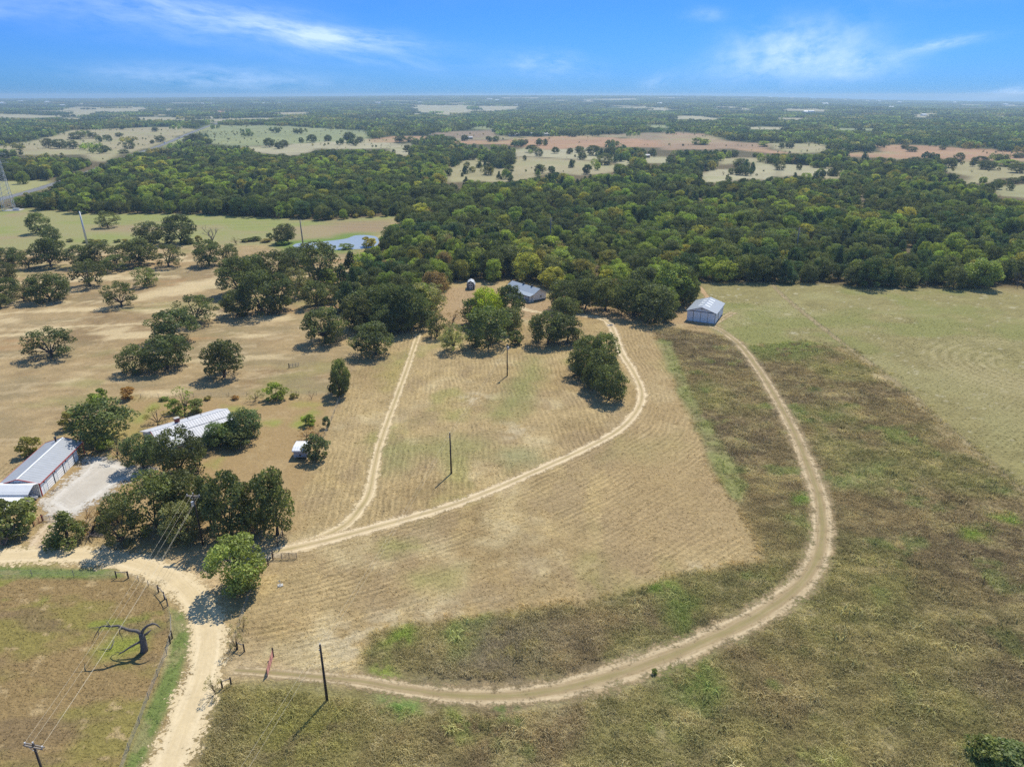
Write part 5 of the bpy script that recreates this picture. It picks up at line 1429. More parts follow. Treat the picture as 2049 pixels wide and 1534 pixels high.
def build_barn():
    # local x runs along the front wall, y runs to the back
    b = place("metal_barn", (65.3, 254.7), math.radians(-26), "white metal barn with grey roof and white skylights by the hay field", "barn")
    W, Lg, hw, hr = 10.4, 15.2, 4.0, 5.75
    wall = ribbed("barn_white_siding", (.78, .81, .86), 0, .23, .4, .55, stain=.03, dark=.9)
    wall2 = ribbed("barn_side_siding", (.78, .81, .86), 1, .23, .4, .55, stain=.03, dark=.9)
    roofm = ribbed("barn_grey_roof", (.30, .335, .385), 1, .23, .4, .45, .0, .4, stain=.04, dark=.88)
    mb = MB(); mb.bb((0, 0, 0), (W, .12, hw)); mb.bb((0, Lg - .12, 0), (W, Lg, hw))
    mb.add([(0, .02, hw), (W, .02, hw), (W / 2, .02, hr - .05), (0, .1, hw), (W, .1, hw), (W / 2, .1, hr - .05)], [(0, 1, 2), (5, 4, 3), (0, 3, 4, 1), (1, 4, 5, 2), (2, 5, 3, 0)])
    mb.add([(0, Lg - .1, hw), (W, Lg - .1, hw), (W / 2, Lg - .1, hr - .05), (0, Lg - .02, hw), (W, Lg - .02, hw), (W / 2, Lg - .02, hr - .05)], [(0, 1, 2), (5, 4, 3), (0, 3, 4, 1), (1, 4, 5, 2), (2, 5, 3, 0)])
    mb.build("wall", wall, b)
    mb = MB(); mb.bb((.003, .12, 0), (.12, Lg - .12, hw)); mb.bb((W - .12, .12, 0), (W - .003, Lg - .12, hw)); mb.build("wall", wall2, b)
    r = MB(); sl = (hr - hw) / (W / 2); ov = .45
    for s in (0, 1):
        pts = [(-ov, hw - sl * ov), (W / 2, hr)] if s == 0 else [(W / 2, hr), (W + ov, hw - sl * ov)]
        (xa, za), (xb, zb) = pts
        r.add([(xa, -ov, za), (xb, -ov, zb), (xb, Lg + ov, zb), (xa, Lg + ov, za), (xa, -ov, za + .09), (xb, -ov, zb + .09), (xb, Lg + ov, zb + .09), (xa, Lg + ov, za + .09)],
              [(0, 1, 2, 3), (7, 6, 5, 4), (0, 4, 5, 1), (1, 5, 6, 2), (2, 6, 7, 3), (3, 7, 4, 0)])
    ro = r.build("roof", roofm, b)
    for k in range(4):
        y0 = 3.6 + k * 2.9
        for s in (-1, 1):
            m = MB(); x0, x1 = W / 2 + s * .35, W / 2 + s * 2.2
            z = lambda x: hr - sl * abs(x - W / 2) + .09
            m.add([(x0, y0, z(x0) + .02), (x1, y0, z(x1) + .02), (x1, y0 + .8, z(x1) + .02), (x0, y0 + .8, z(x0) + .02), (x0, y0, z(x0) - .03), (x1, y0, z(x1) - .03), (x1, y0 + .8, z(x1) - .03), (x0, y0 + .8, z(x0) - .03)],
                  [(0, 1, 2, 3), (7, 6, 5, 4), (0, 4, 5, 1), (1, 5, 6, 2), (2, 6, 7, 3), (3, 7, 4, 0)])
            m.build("skylight", WHITE, ro)
    m = MB()                                            # gable trim and header rail
    m.box((W / 2, -.06, hw - .02), (W * .86, .14, .16))
    for s in (-1, 1):
        m.tube([(W / 2 + s * (W / 2 + ov), -ov - .03, hw - sl * ov + .02), (W / 2, -ov - .03, hr + .02)], .075, 4)
    m.build("roof_trim", DARKTRIM, b)
    dm = ribbed("barn_door_sheet", (.82, .85, .89), 0, .23, .4, .55, stain=.03, dark=.9)
    for k in range(3):
        m = MB(); x0 = 2.35 + k * 2.62
        m.bb((x0 + .06, -.075, .08), (x0 + 2.55, -.02, hw - .16)); d = m.build("sliding_door", dm, b)
        if k: m = MB(); m.bb((x0 - .06, -.10, .05), (x0 + .05, -.015, hw - .1)); m.build("door_edge", DARKTRIM, d)
    m = MB(); m.bb((2.27, -.10, .05), (2.37, -.015, hw - .1)); m.bb((10.18, -.09, .05), (10.26, -.015, hw - .2)); m.build("door_post", DARKTRIM, b)
    m = MB(); m.bb((2.05, -.06, 1.25), (2.2, .0, 1.5)); m.build("door_latch", DARKTRIM, b)
    m = MB(); m.bb((W / 2 - .18, -.05, hw + .75), (W / 2 + .18, .015, hw + 1.15)); m.build("gable_vent", DARKTRIM, b)
    for y in (2.2, 12.2):
        m = MB(); m.bb((W - .05, y, 1.5), (W + .05, y + 1.0, 2.5)); f = m.build("window", WHITE, b)
        m = MB(); m.bb((W + .02, y + .08, 1.58), (W + .06, y + .92, 2.42)); m.build("pane", GLASS, f)
    m = MB(); m.bb((W + .002, 5.6, .1), (W + .04, 6.2, hw - .3)); m.build("side_door_edge", DARKTRIM, b)
    m = MB(); m.bb((W + .003, 6.25, .1), (W + .07, 9.2, hw - .25)); m.build("side_sliding_door", dm, b)
    m = MB(); m.bb((W + .003, 9.6, .1), (W + .06, 10.5, 2.3)); m.build("walk_door", WHITE, b)
    m = MB(); m.bb((-.06, -.03, 0), (.06, .08, hw)); m.bb((W - .06, -.03, 0), (W + .03, .08, hw)); m.build("corner_trim", WHITE, b)


def build_white_house():
    ang = math.radians(129.6)
    # local x along the porch front from the right hand corner, y is outward from the porch... so back is -y
    b = place("white_house", (7.2, 278.85), ang, "small white farmhouse with grey metal roof and a full porch under the trees", "house")
    Lh, Dp = 17.0, 9.0
    sid = plain("white_siding", (.84, .84, .85), .7, var=.05, scale=2)
    roofm = ribbed("house_grey_roof", (.36, .41, .47), 0, .45, .35, .4, .0, .4, stain=.05, dark=.85)
    back = -1.0                                          # sign of the direction away from the porch
    Y = lambda v: back * v
    m = MB(); m.bb((.15, Y(2.0), 0), (Lh - .15, Y(Dp), 2.9))
    m.extrude([(Y(2.0), 2.9), (Y(Dp), 2.9), (Y(5.2), 4.95)], .16, Lh - .16)
    m.build("wall", sid, b)
    r = MB()
    for (ya, za), (yb, zb) in (((-.35, 2.75), (2.0, 3.35)), ((2.0, 3.36), (5.2, 5.12)), ((5.2, 5.12), (Dp + .5, 2.85))):
        r.add([(-.45, Y(ya), za), (Lh + .45, Y(ya), za), (Lh + .45, Y(yb), zb), (-.45, Y(yb), zb), (-.45, Y(ya), za - .1), (Lh + .45, Y(ya), za - .1), (Lh + .45, Y(yb), zb - .1), (-.45, Y(yb), zb - .1)],
              [(0, 1, 2, 3), (7, 6, 5, 4), (0, 4, 5, 1), (1, 5, 6, 2), (2, 6, 7, 3), (3, 7, 4, 0)])
    ro = r.build("roof", roofm, b)
    for x in (4.2, 9.4):
        m = MB(); m.bb((x, Y(4.9), 4.95), (x + .9, Y(5.6), 5.65)); m.build("roof_vent", DARKTRIM, ro)
    m = MB(); m.bb((-.1, Y(.0), 0), (Lh + .1, Y(2.0), .22)); m.build("porch_floor", CONCRETE, b)
    for k in range(6):
        x = .12 + k * (Lh - .24) / 5
        m = MB(); m.bb((x - .11, Y(.12), .22), (x + .11, Y(.34), 2.72)); m.build("porch_post", WHITE, b)
    m = MB(); m.bb((0, Y(.14), 2.5), (Lh, Y(.3), 2.68)); m.build("porch_beam", WHITE, b)
    for x, w in ((2.0, 1.2), (5.2, 1.2), (10.6, 1.2), (13.6, 1.2)):
        m = MB(); m.bb((x, Y(1.95), 1.0), (x + w, Y(2.06), 2.3)); f = m.build("window", WHITE, b)
        m = MB(); m.bb((x + .1, Y(1.91), 1.1), (x + w - .1, Y(2.05), 2.2)); m.build("pane", GLASS, f)
    m = MB(); m.bb((8.2, Y(1.93), .22), (9.2, Y(2.05), 2.35)); m.build("front_door", DARKTRIM, b)
    m = MB(); m.bb((.08, Y(5.6), 1.3), (.2, Y(6.5), 2.2)); f = m.build("window", WHITE, b)
    m = MB(); m.bb((.05, Y(5.7), 1.4), (.19, Y(6.4), 2.1)); m.build("pane", GLASS, f)
    m = MB(); m.bb((.10, Y(2.05), 0), (.2, Y(Dp - .05), .5)); m.build("skirting", DARKTRIM, b)


def build_small_shed():
    b = place("garden_shed", (-19.6, 299.9), 0, "small dark barn shaped shed with white trimmed doors at the wood edge", "shed")
    W, D_ = 3.5, 4.4
    dk = plain("dark_shed_siding", (.085, .085, .10), .8, var=.2); rf = plain("shed_roof_metal", (.55, .58, .62), .4, .1, var=.1)
    prof = [(0, 2.0), (.55, 3.05), (W / 2, 3.65), (W - .55, 3.05), (W, 2.0)]
    m = MB(); m.bb((0, 0, .15), (W, D_, 2.0)); n = len(prof)
    m.add([(x, .01, z) for x, z in prof] + [(x, D_ - .01, z) for x, z in prof], [tuple(range(n)), tuple(range(2 * n - 1, n - 1, -1)), (0, n, n + n - 1, n - 1)] + [(i, i + n, i + n + 1, i + 1) for i in range(n - 1)])
    m.build("wall", dk, b)
    r = MB()
    pr = [(-.15, 1.85), (.5, 3.12), (W / 2, 3.76), (W - .5, 3.12), (W + .15, 1.85)]
    for (xa, za), (xb, zb) in zip(pr[:-1], pr[1:]):
        r.add([(xa, -.15, za), (xb, -.15, zb), (xb, D_ + .15, zb), (xa, D_ + .15, za), (xa, -.15, za + .07), (xb, -.15, zb + .07), (xb, D_ + .15, zb + .07), (xa, D_ + .15, za + .07)],
              [(0, 1, 2, 3), (7, 6, 5, 4), (0, 4, 5, 1), (1, 5, 6, 2), (2, 6, 7, 3), (3, 7, 4, 0)])
    r.build("roof", rf, b)
    for x in (.95, 1.8):
        m = MB(); m.bb((x, -.05, .25), (x + .75, 0, 2.25)); d = m.build("door", WHITE, b)
        for z in (.4, 1.4):
            m = MB(); m.bb((x + .12, -.08, z), (x + .63, -.03, z + .7)); m.build("door_panel", dk, d)
    m = MB(); m.bb((-.03, -.04, .15), (.14, .02, 2.0)); m.bb((W - .14, -.04, .15), (W + .03, .02, 2.0)); m.bb((.3, -.045, 2.3), (W - .3, .02, 2.45)); m.build("trim", WHITE, b)
    m = MB(); m.bb((W / 2 - .25, -.04, 2.7), (W / 2 + .25, .02, 3.1)); m.build("gable_vent", WHITE, b)


def build_ranch_house():
    ang = math.atan2(12.4, 12.7)
    b = place("ranch_house", (-84.5, 150.1), ang, "long ranch house with ribbed silver metal roof and red brick chimney", "house")
    Lh = 18.2
    roofm = ribbed("ranch_silver_roof", (.55, .545, .56), 0, .62, .4, .5, .0, .4, stain=.10, dark=.86)
    wallm = plain("ranch_white_wall", (.70, .72, .74), .75, var=.08); blue = plain("ranch_blue_wall", (.22, .32, .42), .8, var=.1)
    zr, ze, yf, yb = 5.0, 2.9, -6.6, 6.5
    m = MB(); m.extrude([(yb - .5, 0), (yb - .5, ze), (0, zr - .2), (-2.4, 3.9), (-2.4, 0)], -.5, Lh - .6); m.build("wall", wallm, b)
    m = MB(); m.bb((-.5, -2.45, 0), (Lh - .6, -6.0, 2.4)); m.build("porch_room", blue, b)
    m = MB(); m.bb((-.62, .2, .3), (-.5, -2.3, 3.7)); m.build("blue_gable_panel", blue, b)
    r = MB()
    for (ya, za), (yb_, zb) in (((yb, ze), (0, zr)), ((0, zr), (-2.55, 4.1))):
        x0 = -1.0 if ya > 0 else -.3
        r.add([(x0, ya, za), (Lh, ya, za), (Lh, yb_, zb), (x0, yb_, zb), (x0, ya, za + .09), (Lh, ya, za + .09), (Lh, yb_, zb + .09), (x0, yb_, zb + .09)],
              [(0, 1, 2, 3), (7, 6, 5, 4), (0, 4, 5, 1), (1, 5, 6, 2), (2, 6, 7, 3), (3, 7, 4, 0)])
    ro = r.build("roof", roofm, b)
    r = MB()
    r.add([(-.3, -2.45, 4.0), (Lh, -2.45, 4.0), (Lh, yf, 2.75), (-.3, yf, 2.75), (-.3, -2.45, 4.07), (Lh, -2.45, 4.07), (Lh, yf, 2.82), (-.3, yf, 2.82)],
          [(0, 1, 2, 3), (7, 6, 5, 4), (0, 4, 5, 1), (1, 5, 6, 2), (2, 6, 7, 3), (3, 7, 4, 0)])
    r.build("porch_roof", roofm, b)
    m = MB(); m.bb((-.2, -.14, zr + .08), (Lh, .14, zr + .15)); m.build("ridge_cap", WHITE, ro)
    m = MB(); m.bb((5.6, .25, 4.4), (6.6, 1.15, 6.15)); ch = m.build("chimney", BRICK, ro)
    m = MB(); m.bb((5.5, .15, 6.15), (6.7, 1.25, 6.27)); m.build("chimney_cap", CONCRETE, ch)
    for x in (9.0, 12.2):
        m = MB(); m.tube([(x, 1.8, 4.2), (x, 1.8, 5.1)], .09, 8); m.build("vent_pipe", DARKTRIM, ro)
    for x in (3.0, 7.0, 11.0, 15.0):
        m = MB(); m.bb((x, -6.03, .9), (x + 1.4, -6.08, 2.1)); f = m.build("window", WHITE, b)
        m = MB(); m.bb((x + .1, -6.06, 1.0), (x + 1.3, -6.10, 2.0)); m.build("pane", GLASS, f)
    m = MB(); m.tube([(-.35, -.1, zr - .05), (-.35, -2.6, 3.95)], .09, 4); m.build("red_barge_board", REDPAINT, ro)


def build_workshop():
    ang = math.atan2(15.9, -1.5)
    b = place("metal_workshop", (-98.66, 129.32), ang, "long metal workshop with grey roof, red trim and white overhead doors", "workshop")
    # local x goes from the near end to the far end, +y points left (away from the yard)
    Lw, Wd, he, hr = 16.2, 7.9, 3.05, 4.25
    wall = ribbed("workshop_siding", (.86, .89, .93), 0, .3, .4, .55, stain=.04, dark=.94)
    roofm = ribbed("workshop_grey_roof", (.36, .375, .40), 0, .9, .5, .45, .0, .4, stain=.06, dark=.8)
    m = MB(); m.extrude([(0, 0), (0, he), (Wd / 2, hr - .05), (Wd, he), (Wd, 0)], .05, Lw); m.build("wall", wall, b)
    r = MB(); sl = (hr - he) / (Wd / 2); ov = .3
    for (ya, yb_) in ((-ov, Wd / 2), (Wd / 2, Wd + ov)):
        za = hr - sl * abs(ya - Wd / 2); zb = hr - sl * abs(yb_ - Wd / 2)
        r.add([(-.25, ya, za), (Lw + 3.1, ya, za), (Lw + 3.1, yb_, zb), (-.25, yb_, zb), (-.25, ya, za + .08), (Lw + 3.1, ya, za + .08), (Lw + 3.1, yb_, zb + .08), (-.25, yb_, zb + .08)],
              [(0, 1, 2, 3), (7, 6, 5, 4), (0, 4, 5, 1), (1, 5, 6, 2), (2, 6, 7, 3), (3, 7, 4, 0)])
    ro = r.build("roof", roofm, b)
    m = MB(); m.bb((-.25, Wd / 2 - .17, hr + .07), (Lw + 3.1, Wd / 2 + .17, hr + .13)); m.build("ridge_cap", WHITE, ro)
    m = MB()
    m.bb((-.3, -ov - .06, he - .22), (Lw + 3.15, -ov + .02, he + .02)); m.bb((-.3, Wd + ov - .02, he - .22), (Lw + 3.15, Wd + ov + .06, he + .02))
    for x in (-.31, Lw + 3.16):
        for s in (-1, 1):
            m.tube([(x, Wd / 2 + s * (Wd / 2 + ov), he + .0), (x, Wd / 2, hr + .06)], .10, 4)
    m.build("red_trim", REDPAINT, b)
    m = MB(); m.bb((-.03, -.05, 0), (.16, .12, he)); m.build("red_corner_post", REDPAINT, b)
    for y in (-.05, Wd * .5, Wd):
        m = MB(); m.tube([(Lw + 2.9, y, 0), (Lw + 2.9, y, he + (.9 if 1 < y < Wd - 1 else 0))], .10, 6); m.build("carport_post", REDPAINT, b)
    for x in (2.6, 6.8, 11.9):
        w = 2.6 if x < 11 else 2.3
        m = MB(); m.bb((x, -.05, .05), (x + w, .0, 2.55)); d = m.build("overhead_door", WHITEDOOR, b)
        m = MB(); m.bb((x - .08, -.08, 2.55), (x + w + .08, .02, 2.68)); m.bb((x + w, -.09, .03), (x + w + .26, .02, 2.55)); m.build("door_frame", DARKTRIM, d)
    for x in (1.1, 5.6, 10.4):
        m = MB(); m.bb((x, -.045, .05), (x + .9, .0, 2.1)); m.build("walk_door", WHITE, b)
        m = MB(); m.bb((x + .35, -.2, 2.35), (x + .6, .0, 2.55)); m.build("wall_lamp", DARKTRIM, b)
    m = MB(); m.tube([(Lw + 1.6, Wd / 2 + .9, 3.9), (Lw + 1.6, Wd / 2 + .9, 5.0)], .2, 8); m.tube([(Lw + 1.6, Wd / 2 + .9, 5.0), (Lw + 1.6, Wd / 2 + .9, 5.2)], .3, 8); m.build("flue", DARKTRIM, ro)


def build_carports():
    o = (-98.5, 128.9)
    b = place("vehicle_carport", o, math.radians(180), "white metal carport against the workshop's near end", "carport")
    # local x runs left along the workshop end, y runs towards the road
    rf = ribbed("carport_white_sheet", (.74, .75, .76), 0, .3, .35, .5, stain=.04, dark=.92)
    prof = [(0.1, 3.35), (1.6, 3.75), (3.1, 3.1), (3.75, 2.75), (3.78, 1.55)]
    m = MB()
    for (ya, za), (yb, zb) in zip(prof[:-1], prof[1:]):
        ny = Vector((-(zb - za), yb - ya)).normalized() * .05
        m.extrude([(ya, za), (yb, zb), (yb + ny.x, zb + ny.y), (ya + ny.x, za + ny.y)], -.1, 13.0)
    m.build("roof_sheet", rf, b)
    for x in (.0, 4.2, 8.4, 12.6):
        for y in (.15, 3.7):
            m = MB(); m.bb((x, y - .05, 0), (x + .1, y + .05, 3.2 if y < 1 else 2.7)); m.build("post", WHITE, b)
    m = MB(); m.bb((13.0, .1, 0), (13.06, 3.7, 3.0)); m.build("end_wall", rf, b)
    b2 = place("lean_to_carport", (-98.9, 125.0), math.radians(180), "low white lean-to roof below the carport at the left edge", "carport")
    m = MB(); m.add([(0, 0, 2.35), (12, 0, 2.35), (12, 4.2, 2.0), (1.6, 4.2, 2.0), (0, 0, 2.41), (12, 0, 2.41), (12, 4.2, 2.06), (1.6, 4.2, 2.06)],
                    [(0, 1, 2, 3), (7, 6, 5, 4), (0, 4, 5, 1), (1, 5, 6, 2), (2, 6, 7, 3), (3, 7, 4, 0)])
    m.build("roof_sheet", plain("leanto_white", (.80, .80, .80), .5, var=.03), b2)
    for p in ((.15, .1, 2.35), (1.75, 4.05, 2.0), (11.8, .1, 2.35), (11.8, 4.05, 2.0)):
        m = MB(); m.bb((p[0], p[1] - .05, 0), (p[0] + .1, p[1] + .05, p[2])); m.build("post", WHITE, b2)


def make_car(name, loc, rz, colr, label, cat="car", van=False, group=None, sc=1.0):
    b = empty(name, loc, rz, label, cat, group); b.scale = (sc,) * 3
    m = MB()
    h = 1.0 if not van else 1.15
    side = [(-2.2, .35), (-2.25, .75), (-2.05, h * .93), (-1.0, h), (1.2, h), (2.1, h * .86), (2.25, .6), (2.2, .35)]
    n = len(side)
    m.add([(x, -.86, z) for x, z in side] + [(x, .86, z) for x, z in side], [tuple(range(n)), tuple(range(2 * n - 1, n - 1, -1))] + [(i, i + n, (i + 1) % n + n, (i + 1) % n) for i in range(n)])
    paint = plain(name + "_paint", colr, .25, .1, var=.03, spec=.6)
    m.build("body", paint, b)
    top = 1.48 if not van else 1.85
    m = MB(); a, c = (-1.75, 1.15); a2, c2 = (-1.15, .45)
    if van: a, a2, c, c2 = -2.05, -1.9, 1.4, .9
    z0 = h - .01
    m.add([(a, -.78, z0), (c, -.78, z0), (c, .78, z0), (a, .78, z0), (a2, -.62, top), (c2, -.62, top), (c2, .62, top), (a2, .62, top)],
          [(0, 3, 2, 1), (0, 1, 5, 4), (1, 2, 6, 5), (2, 3, 7, 6), (3, 0, 4, 7), (4, 5, 6, 7)])
    cabin = m.build("windows", GLASS, b)
    m = MB(); m.box(((a2 + c2) / 2, 0, top + .025), (c2 - a2 + .08, 1.3, .05)); m.build("roof", paint, b)
    for x in (-1.35, 1.35):
        for y in (-.84, .84):
            m = MB(); m.tube([(x, y - .1, .33), (x, y + .1, .33)], .33, 12); w = m.build("wheel", TYRE, b)
            m = MB(); m.tube([(x, y - .115, .33), (x, y + .115, .33)], .17, 10); m.build("rim", STEEL, w)
    for y in (-.6, .6):
        m = MB(); m.box((2.22, y, .66), (.08, .34, .14)); m.build("headlight", WHITE, b)
        m = MB(); m.box((-2.22, y, .74), (.08, .3, .14)); m.build("tail_light", REDPAINT, b)
    return b


def build_trailer_shed():
    b = place("trailer_shed", (-50.55, 145.6), 0, "little pale metal shed with curved roof under a dark leafy tree", "shed")
    W, D_ = 3.3, 3.6
    wl = plain("shed_grey_wall", (.40, .41, .46), .7, var=.08); rf = ribbed("shed_white_roof", (.74, .75, .78), 0, .55, .4, .45, stain=.04, dark=.85)
    m = MB(); m.bb((.12, 0, .75), (W - .12, D_, 2.1)); m.build("wall", wl, b)
    r = MB()
    prof = [(-.3, 2.02), (-.22, 2.25), (1.0, 2.62), (1.3, 2.68), (D_ + .2, 2.74)]
    for (ya, za), (yb, zb) in zip(prof[:-1], prof[1:]):
        r.extrude([(ya, za), (yb, zb), (yb, zb - .07), (ya, za - .07)], -.12, W + .12)
    r.build("roof", rf, b)
    m = MB(); m.bb((.2, .05, .5), (W - .2, D_ - .1, .75)); m.build("chassis", DARKTRIM, b)
    for x in (.3, W - .3):
        m = MB(); m.tube([(x - .12, 2.2, .32), (x + .12, 2.2, .32)], .32, 12); m.build("wheel", TYRE, b)
        m = MB(); m.bb((x - .07, .1, 0), (x + .07, .25, .5)); m.build("leg", STEEL, b)
    m = MB(); m.bb((1.4, -.04, .85), (1.9, .02, 1.25)); m.build("vent", DARKTRIM, b)
    m = MB(); m.bb((.15, -.35, .72), (W - .15, .0, .8)); m.build("step", STEEL, b)


build_barn(); build_white_house(); build_small_shed(); build_ranch_house(); build_workshop(); build_carports(); build_trailer_shed()
make_car("parked_car", (-100.6, 126.6, 0), math.radians(55), (.70, .72, .74), "white car parked half under the carport beside the workshop")
x_, y_ = gp(1236, 613.5)
make_car("parked_van", (x_, y_, 0), math.radians(15), (.72, .73, .74), "white vehicle parked in tree shade along the wood left of the barn", "van", True)


# ------------------------------------------------------------------ poles, wires, pylon
def pole(r, x, yb, label, h=10.0, rad=.20, kind="utility_pole"):
    X, Y = gp(*rp(r, x, yb))
    b = empty(kind, (X, Y, 0), 0, label, "utility pole")
    m = MB(); m.tube([(0, 0, 0), (0, 0, h)], [rad, rad * .68], 10); m.build("pole", POLEWOOD, b, True)
    m = MB(); m.tube([(0, 0, h), (0, 0, h + .22)], [.05, .07], 8); m.build("insulator", INSUL, b)
    m = MB(); m.bb((-.22, -.1, h - 1.0), (-.10, .1, h - .8)); m.build("bracket", STEEL, b)
    return b, Vector((X, Y, h + .2)), Vector((X, Y, h - .9))


b1, n1t, n1l = pole(5, 1917, 945, "tall bare wooden pole nearest the camera beside the loop track")
b2, n2t, n2l = pole(0, 903, 947, "bare wooden pole midway up the field between the two drives")
b3, n3t, n3l = pole(0, 1015, 752, "wooden pole with a grey transformer farthest up the field")
m = MB(); m.tube([(.32, -.1, 8.4), (.32, -.1, 9.3)], .24, 12); m.build("transformer", STEEL, b3)


def cross_pole(X, Y, h, rz, label):
    b = empty("crossarm_pole", (X, Y, 0), rz, label, "utility pole")
    m = MB(); m.tube([(0, 0, 0), (0, 0, h)], [.17, .12], 10); m.build("pole", POLEWOOD, b, True)
    m = MB(); m.bb((-1.25, -.18, h - .5), (1.25, -.06, h - .34)); m.bb((-1.25, .08, h - .5), (1.25, .2, h - .34)); m.build("crossarm", GREYWOOD, b)
    m = MB(); m.tube([(-.7, -.12, h - .5), (0, -.05, h - 1.2)], .03, 5); m.tube([(.7, -.12, h - .5), (0, -.05, h - 1.2)], .03, 5); m.build("arm_brace", STEEL, b)
    R = Matrix.Rotation(rz, 4, 'Z'); tips = []
    for x in (-1.15, -.3, 1.15):
        z = h - .34 if x != -.3 else h
        m = MB(); m.tube([(x if x != -.3 else 0, 0, z), (x if x != -.3 else 0, 0, z + .25)], [.06, .09], 8); m.build("insulator", INSUL, b)
        v = R @ Vector((x if x != -.3 else 0, 0, z + .22)); tips.append(Vector((X + v.x, Y + v.y, v.z)))
    tips.append(Vector((X, Y, h - 1.6)))
    return b, tips


Xa, Ya = gp(406, 1090)
ba, ta = cross_pole(Xa, Ya, 11.0, math.radians(-4), "cross arm pole with a transformer inside the roadside grove")
m = MB(); m.tube([(-.3, -.22, 8.6), (-.3, -.22, 9.5)], .26, 12); m.build("transformer", STEEL, ba)
Xb, Yb = gp(112, 1620)
hb = height_at(112, 1620, 1487)
bb_, tb = cross_pole(Xb, Yb, hb, math.radians(-12), "cross arm pole cut off by the bottom left edge of the photo")


def wire(a, b, label, sag=.5, r=.011, group=None, name="overhead_wire", mat=None):
    a, b = Vector(a), Vector(b); m = MB()
    pts = []
    for k in range(25):
        t = k / 24; p = a.lerp(b, t); p.z -= sag * 4 * t * (1 - t); pts.append(p)
    m.tube(pts, r, 5, cap=False)
    o = m.build(name, mat or WIRE)
    return tag(o, label, "wire", group)


for k, nm in enumerate(("left outer", "top", "right outer", "low neutral")):
    wire(ta[k], tb[k], "%s wire running from the grove's cross arm pole over the dead tree paddock" % nm, .9)
wire(n3t, n2t, "upper wire between the transformer pole and the middle field pole", .7); wire(n3l, n2l, "lower wire between the transformer pole and the middle field pole", .7)
wire(n2t, n1t, "upper wire between the middle field pole and the nearest pole", .8); wire(n2l, n1l, "lower wire between the middle field pole and the nearest pole", .8)
e1 = n1t + Vector((-9.5, -42, 0)); wire(n1t, e1, "upper wire leaving the nearest pole at the photo's bottom", .6); wire(n1l, e1 + Vector((.6, 0, -1.1)), "lower wire leaving the nearest pole at the photo's bottom", .6)
wire(ta[3] + Vector((0, 0, .8)), Vector((-45, 115.5, 8.0)), "short service wire dropping from the grove's cross arm pole to the right", .3)


def build_monopole():
    X, Y = gp(175, 490)
    b = empty("steel_power_pole", (X, Y, 0), 0, "tall grey steel power pole leaning slightly in the green meadow", "power pole")
    h = 18.5
    m = MB(); m.tube([(0, 0, 0), (-.35, 0, h)], [.62, .36], 12); m.build("pole", STEEL, b, True)
    m = MB()
    for z in (13.5, 15.6, 17.6): m.tube([(-.3, 0, z), (.95, 0, z + .15)], .08, 6)
    m.build("insulator_arm", INSUL, b)
    X2, Y2 = gp(607, 494)
    c = empty("transmission_pole", (X2, Y2, 0), 0, "slim dark pole standing at the pond's left end", "power pole")
    m = MB(); m.tube([(0, 0, 0), (-.25, 0, 15.0)], [.42, .26], 10); m.build("pole", GREYWOOD, c, True)
    m = MB()
    for z in (11.5, 13.2, 14.7): m.tube([(-.2, 0, z), (.7, 0, z + .1)], .06, 6)
    m.build("insulator_arm", INSUL, c)
    X3, Y3 = gp(1100, 490); X4, Y4 = gp(1591, 520)
    ps = []
    for px_, py_, lab in ((1101, 492, "slim pole rising from the wood under the long wires, left one"), (1591, 516, "slim pole rising from the wood under the long wires, right one")):
        x, y = gp(px_, py_); q = empty("transmission_pole", (x, y, 0), 0, lab, "power pole")
        m = MB(); m.tube([(0, 0, 0), (0, 0, 15.5)], [.42, .26], 10); m.build("pole", GREYWOOD, q, True)
        m = MB()
        for z in (12.0, 13.7, 15.2): m.tube([(0, 0, z), (.9, 0, z + .1)], .06, 6)
        m.build("insulator_arm", INSUL, q); ps.append((x, y))
    line_ = [(X, Y), (X2, Y2)] + ps + [(ps[1][0] + 260, ps[1][1] - 35)]
    for k in range(4):
        for zz in (12.0, 13.6, 15.1):
            wire((line_[k][0] + .8, line_[k][1], zz), (line_[k + 1][0] + .8, line_[k + 1][1], zz), "thin transmission wire strung above the middle wood", 2.2, .03, "transmission wires above the middle wood")


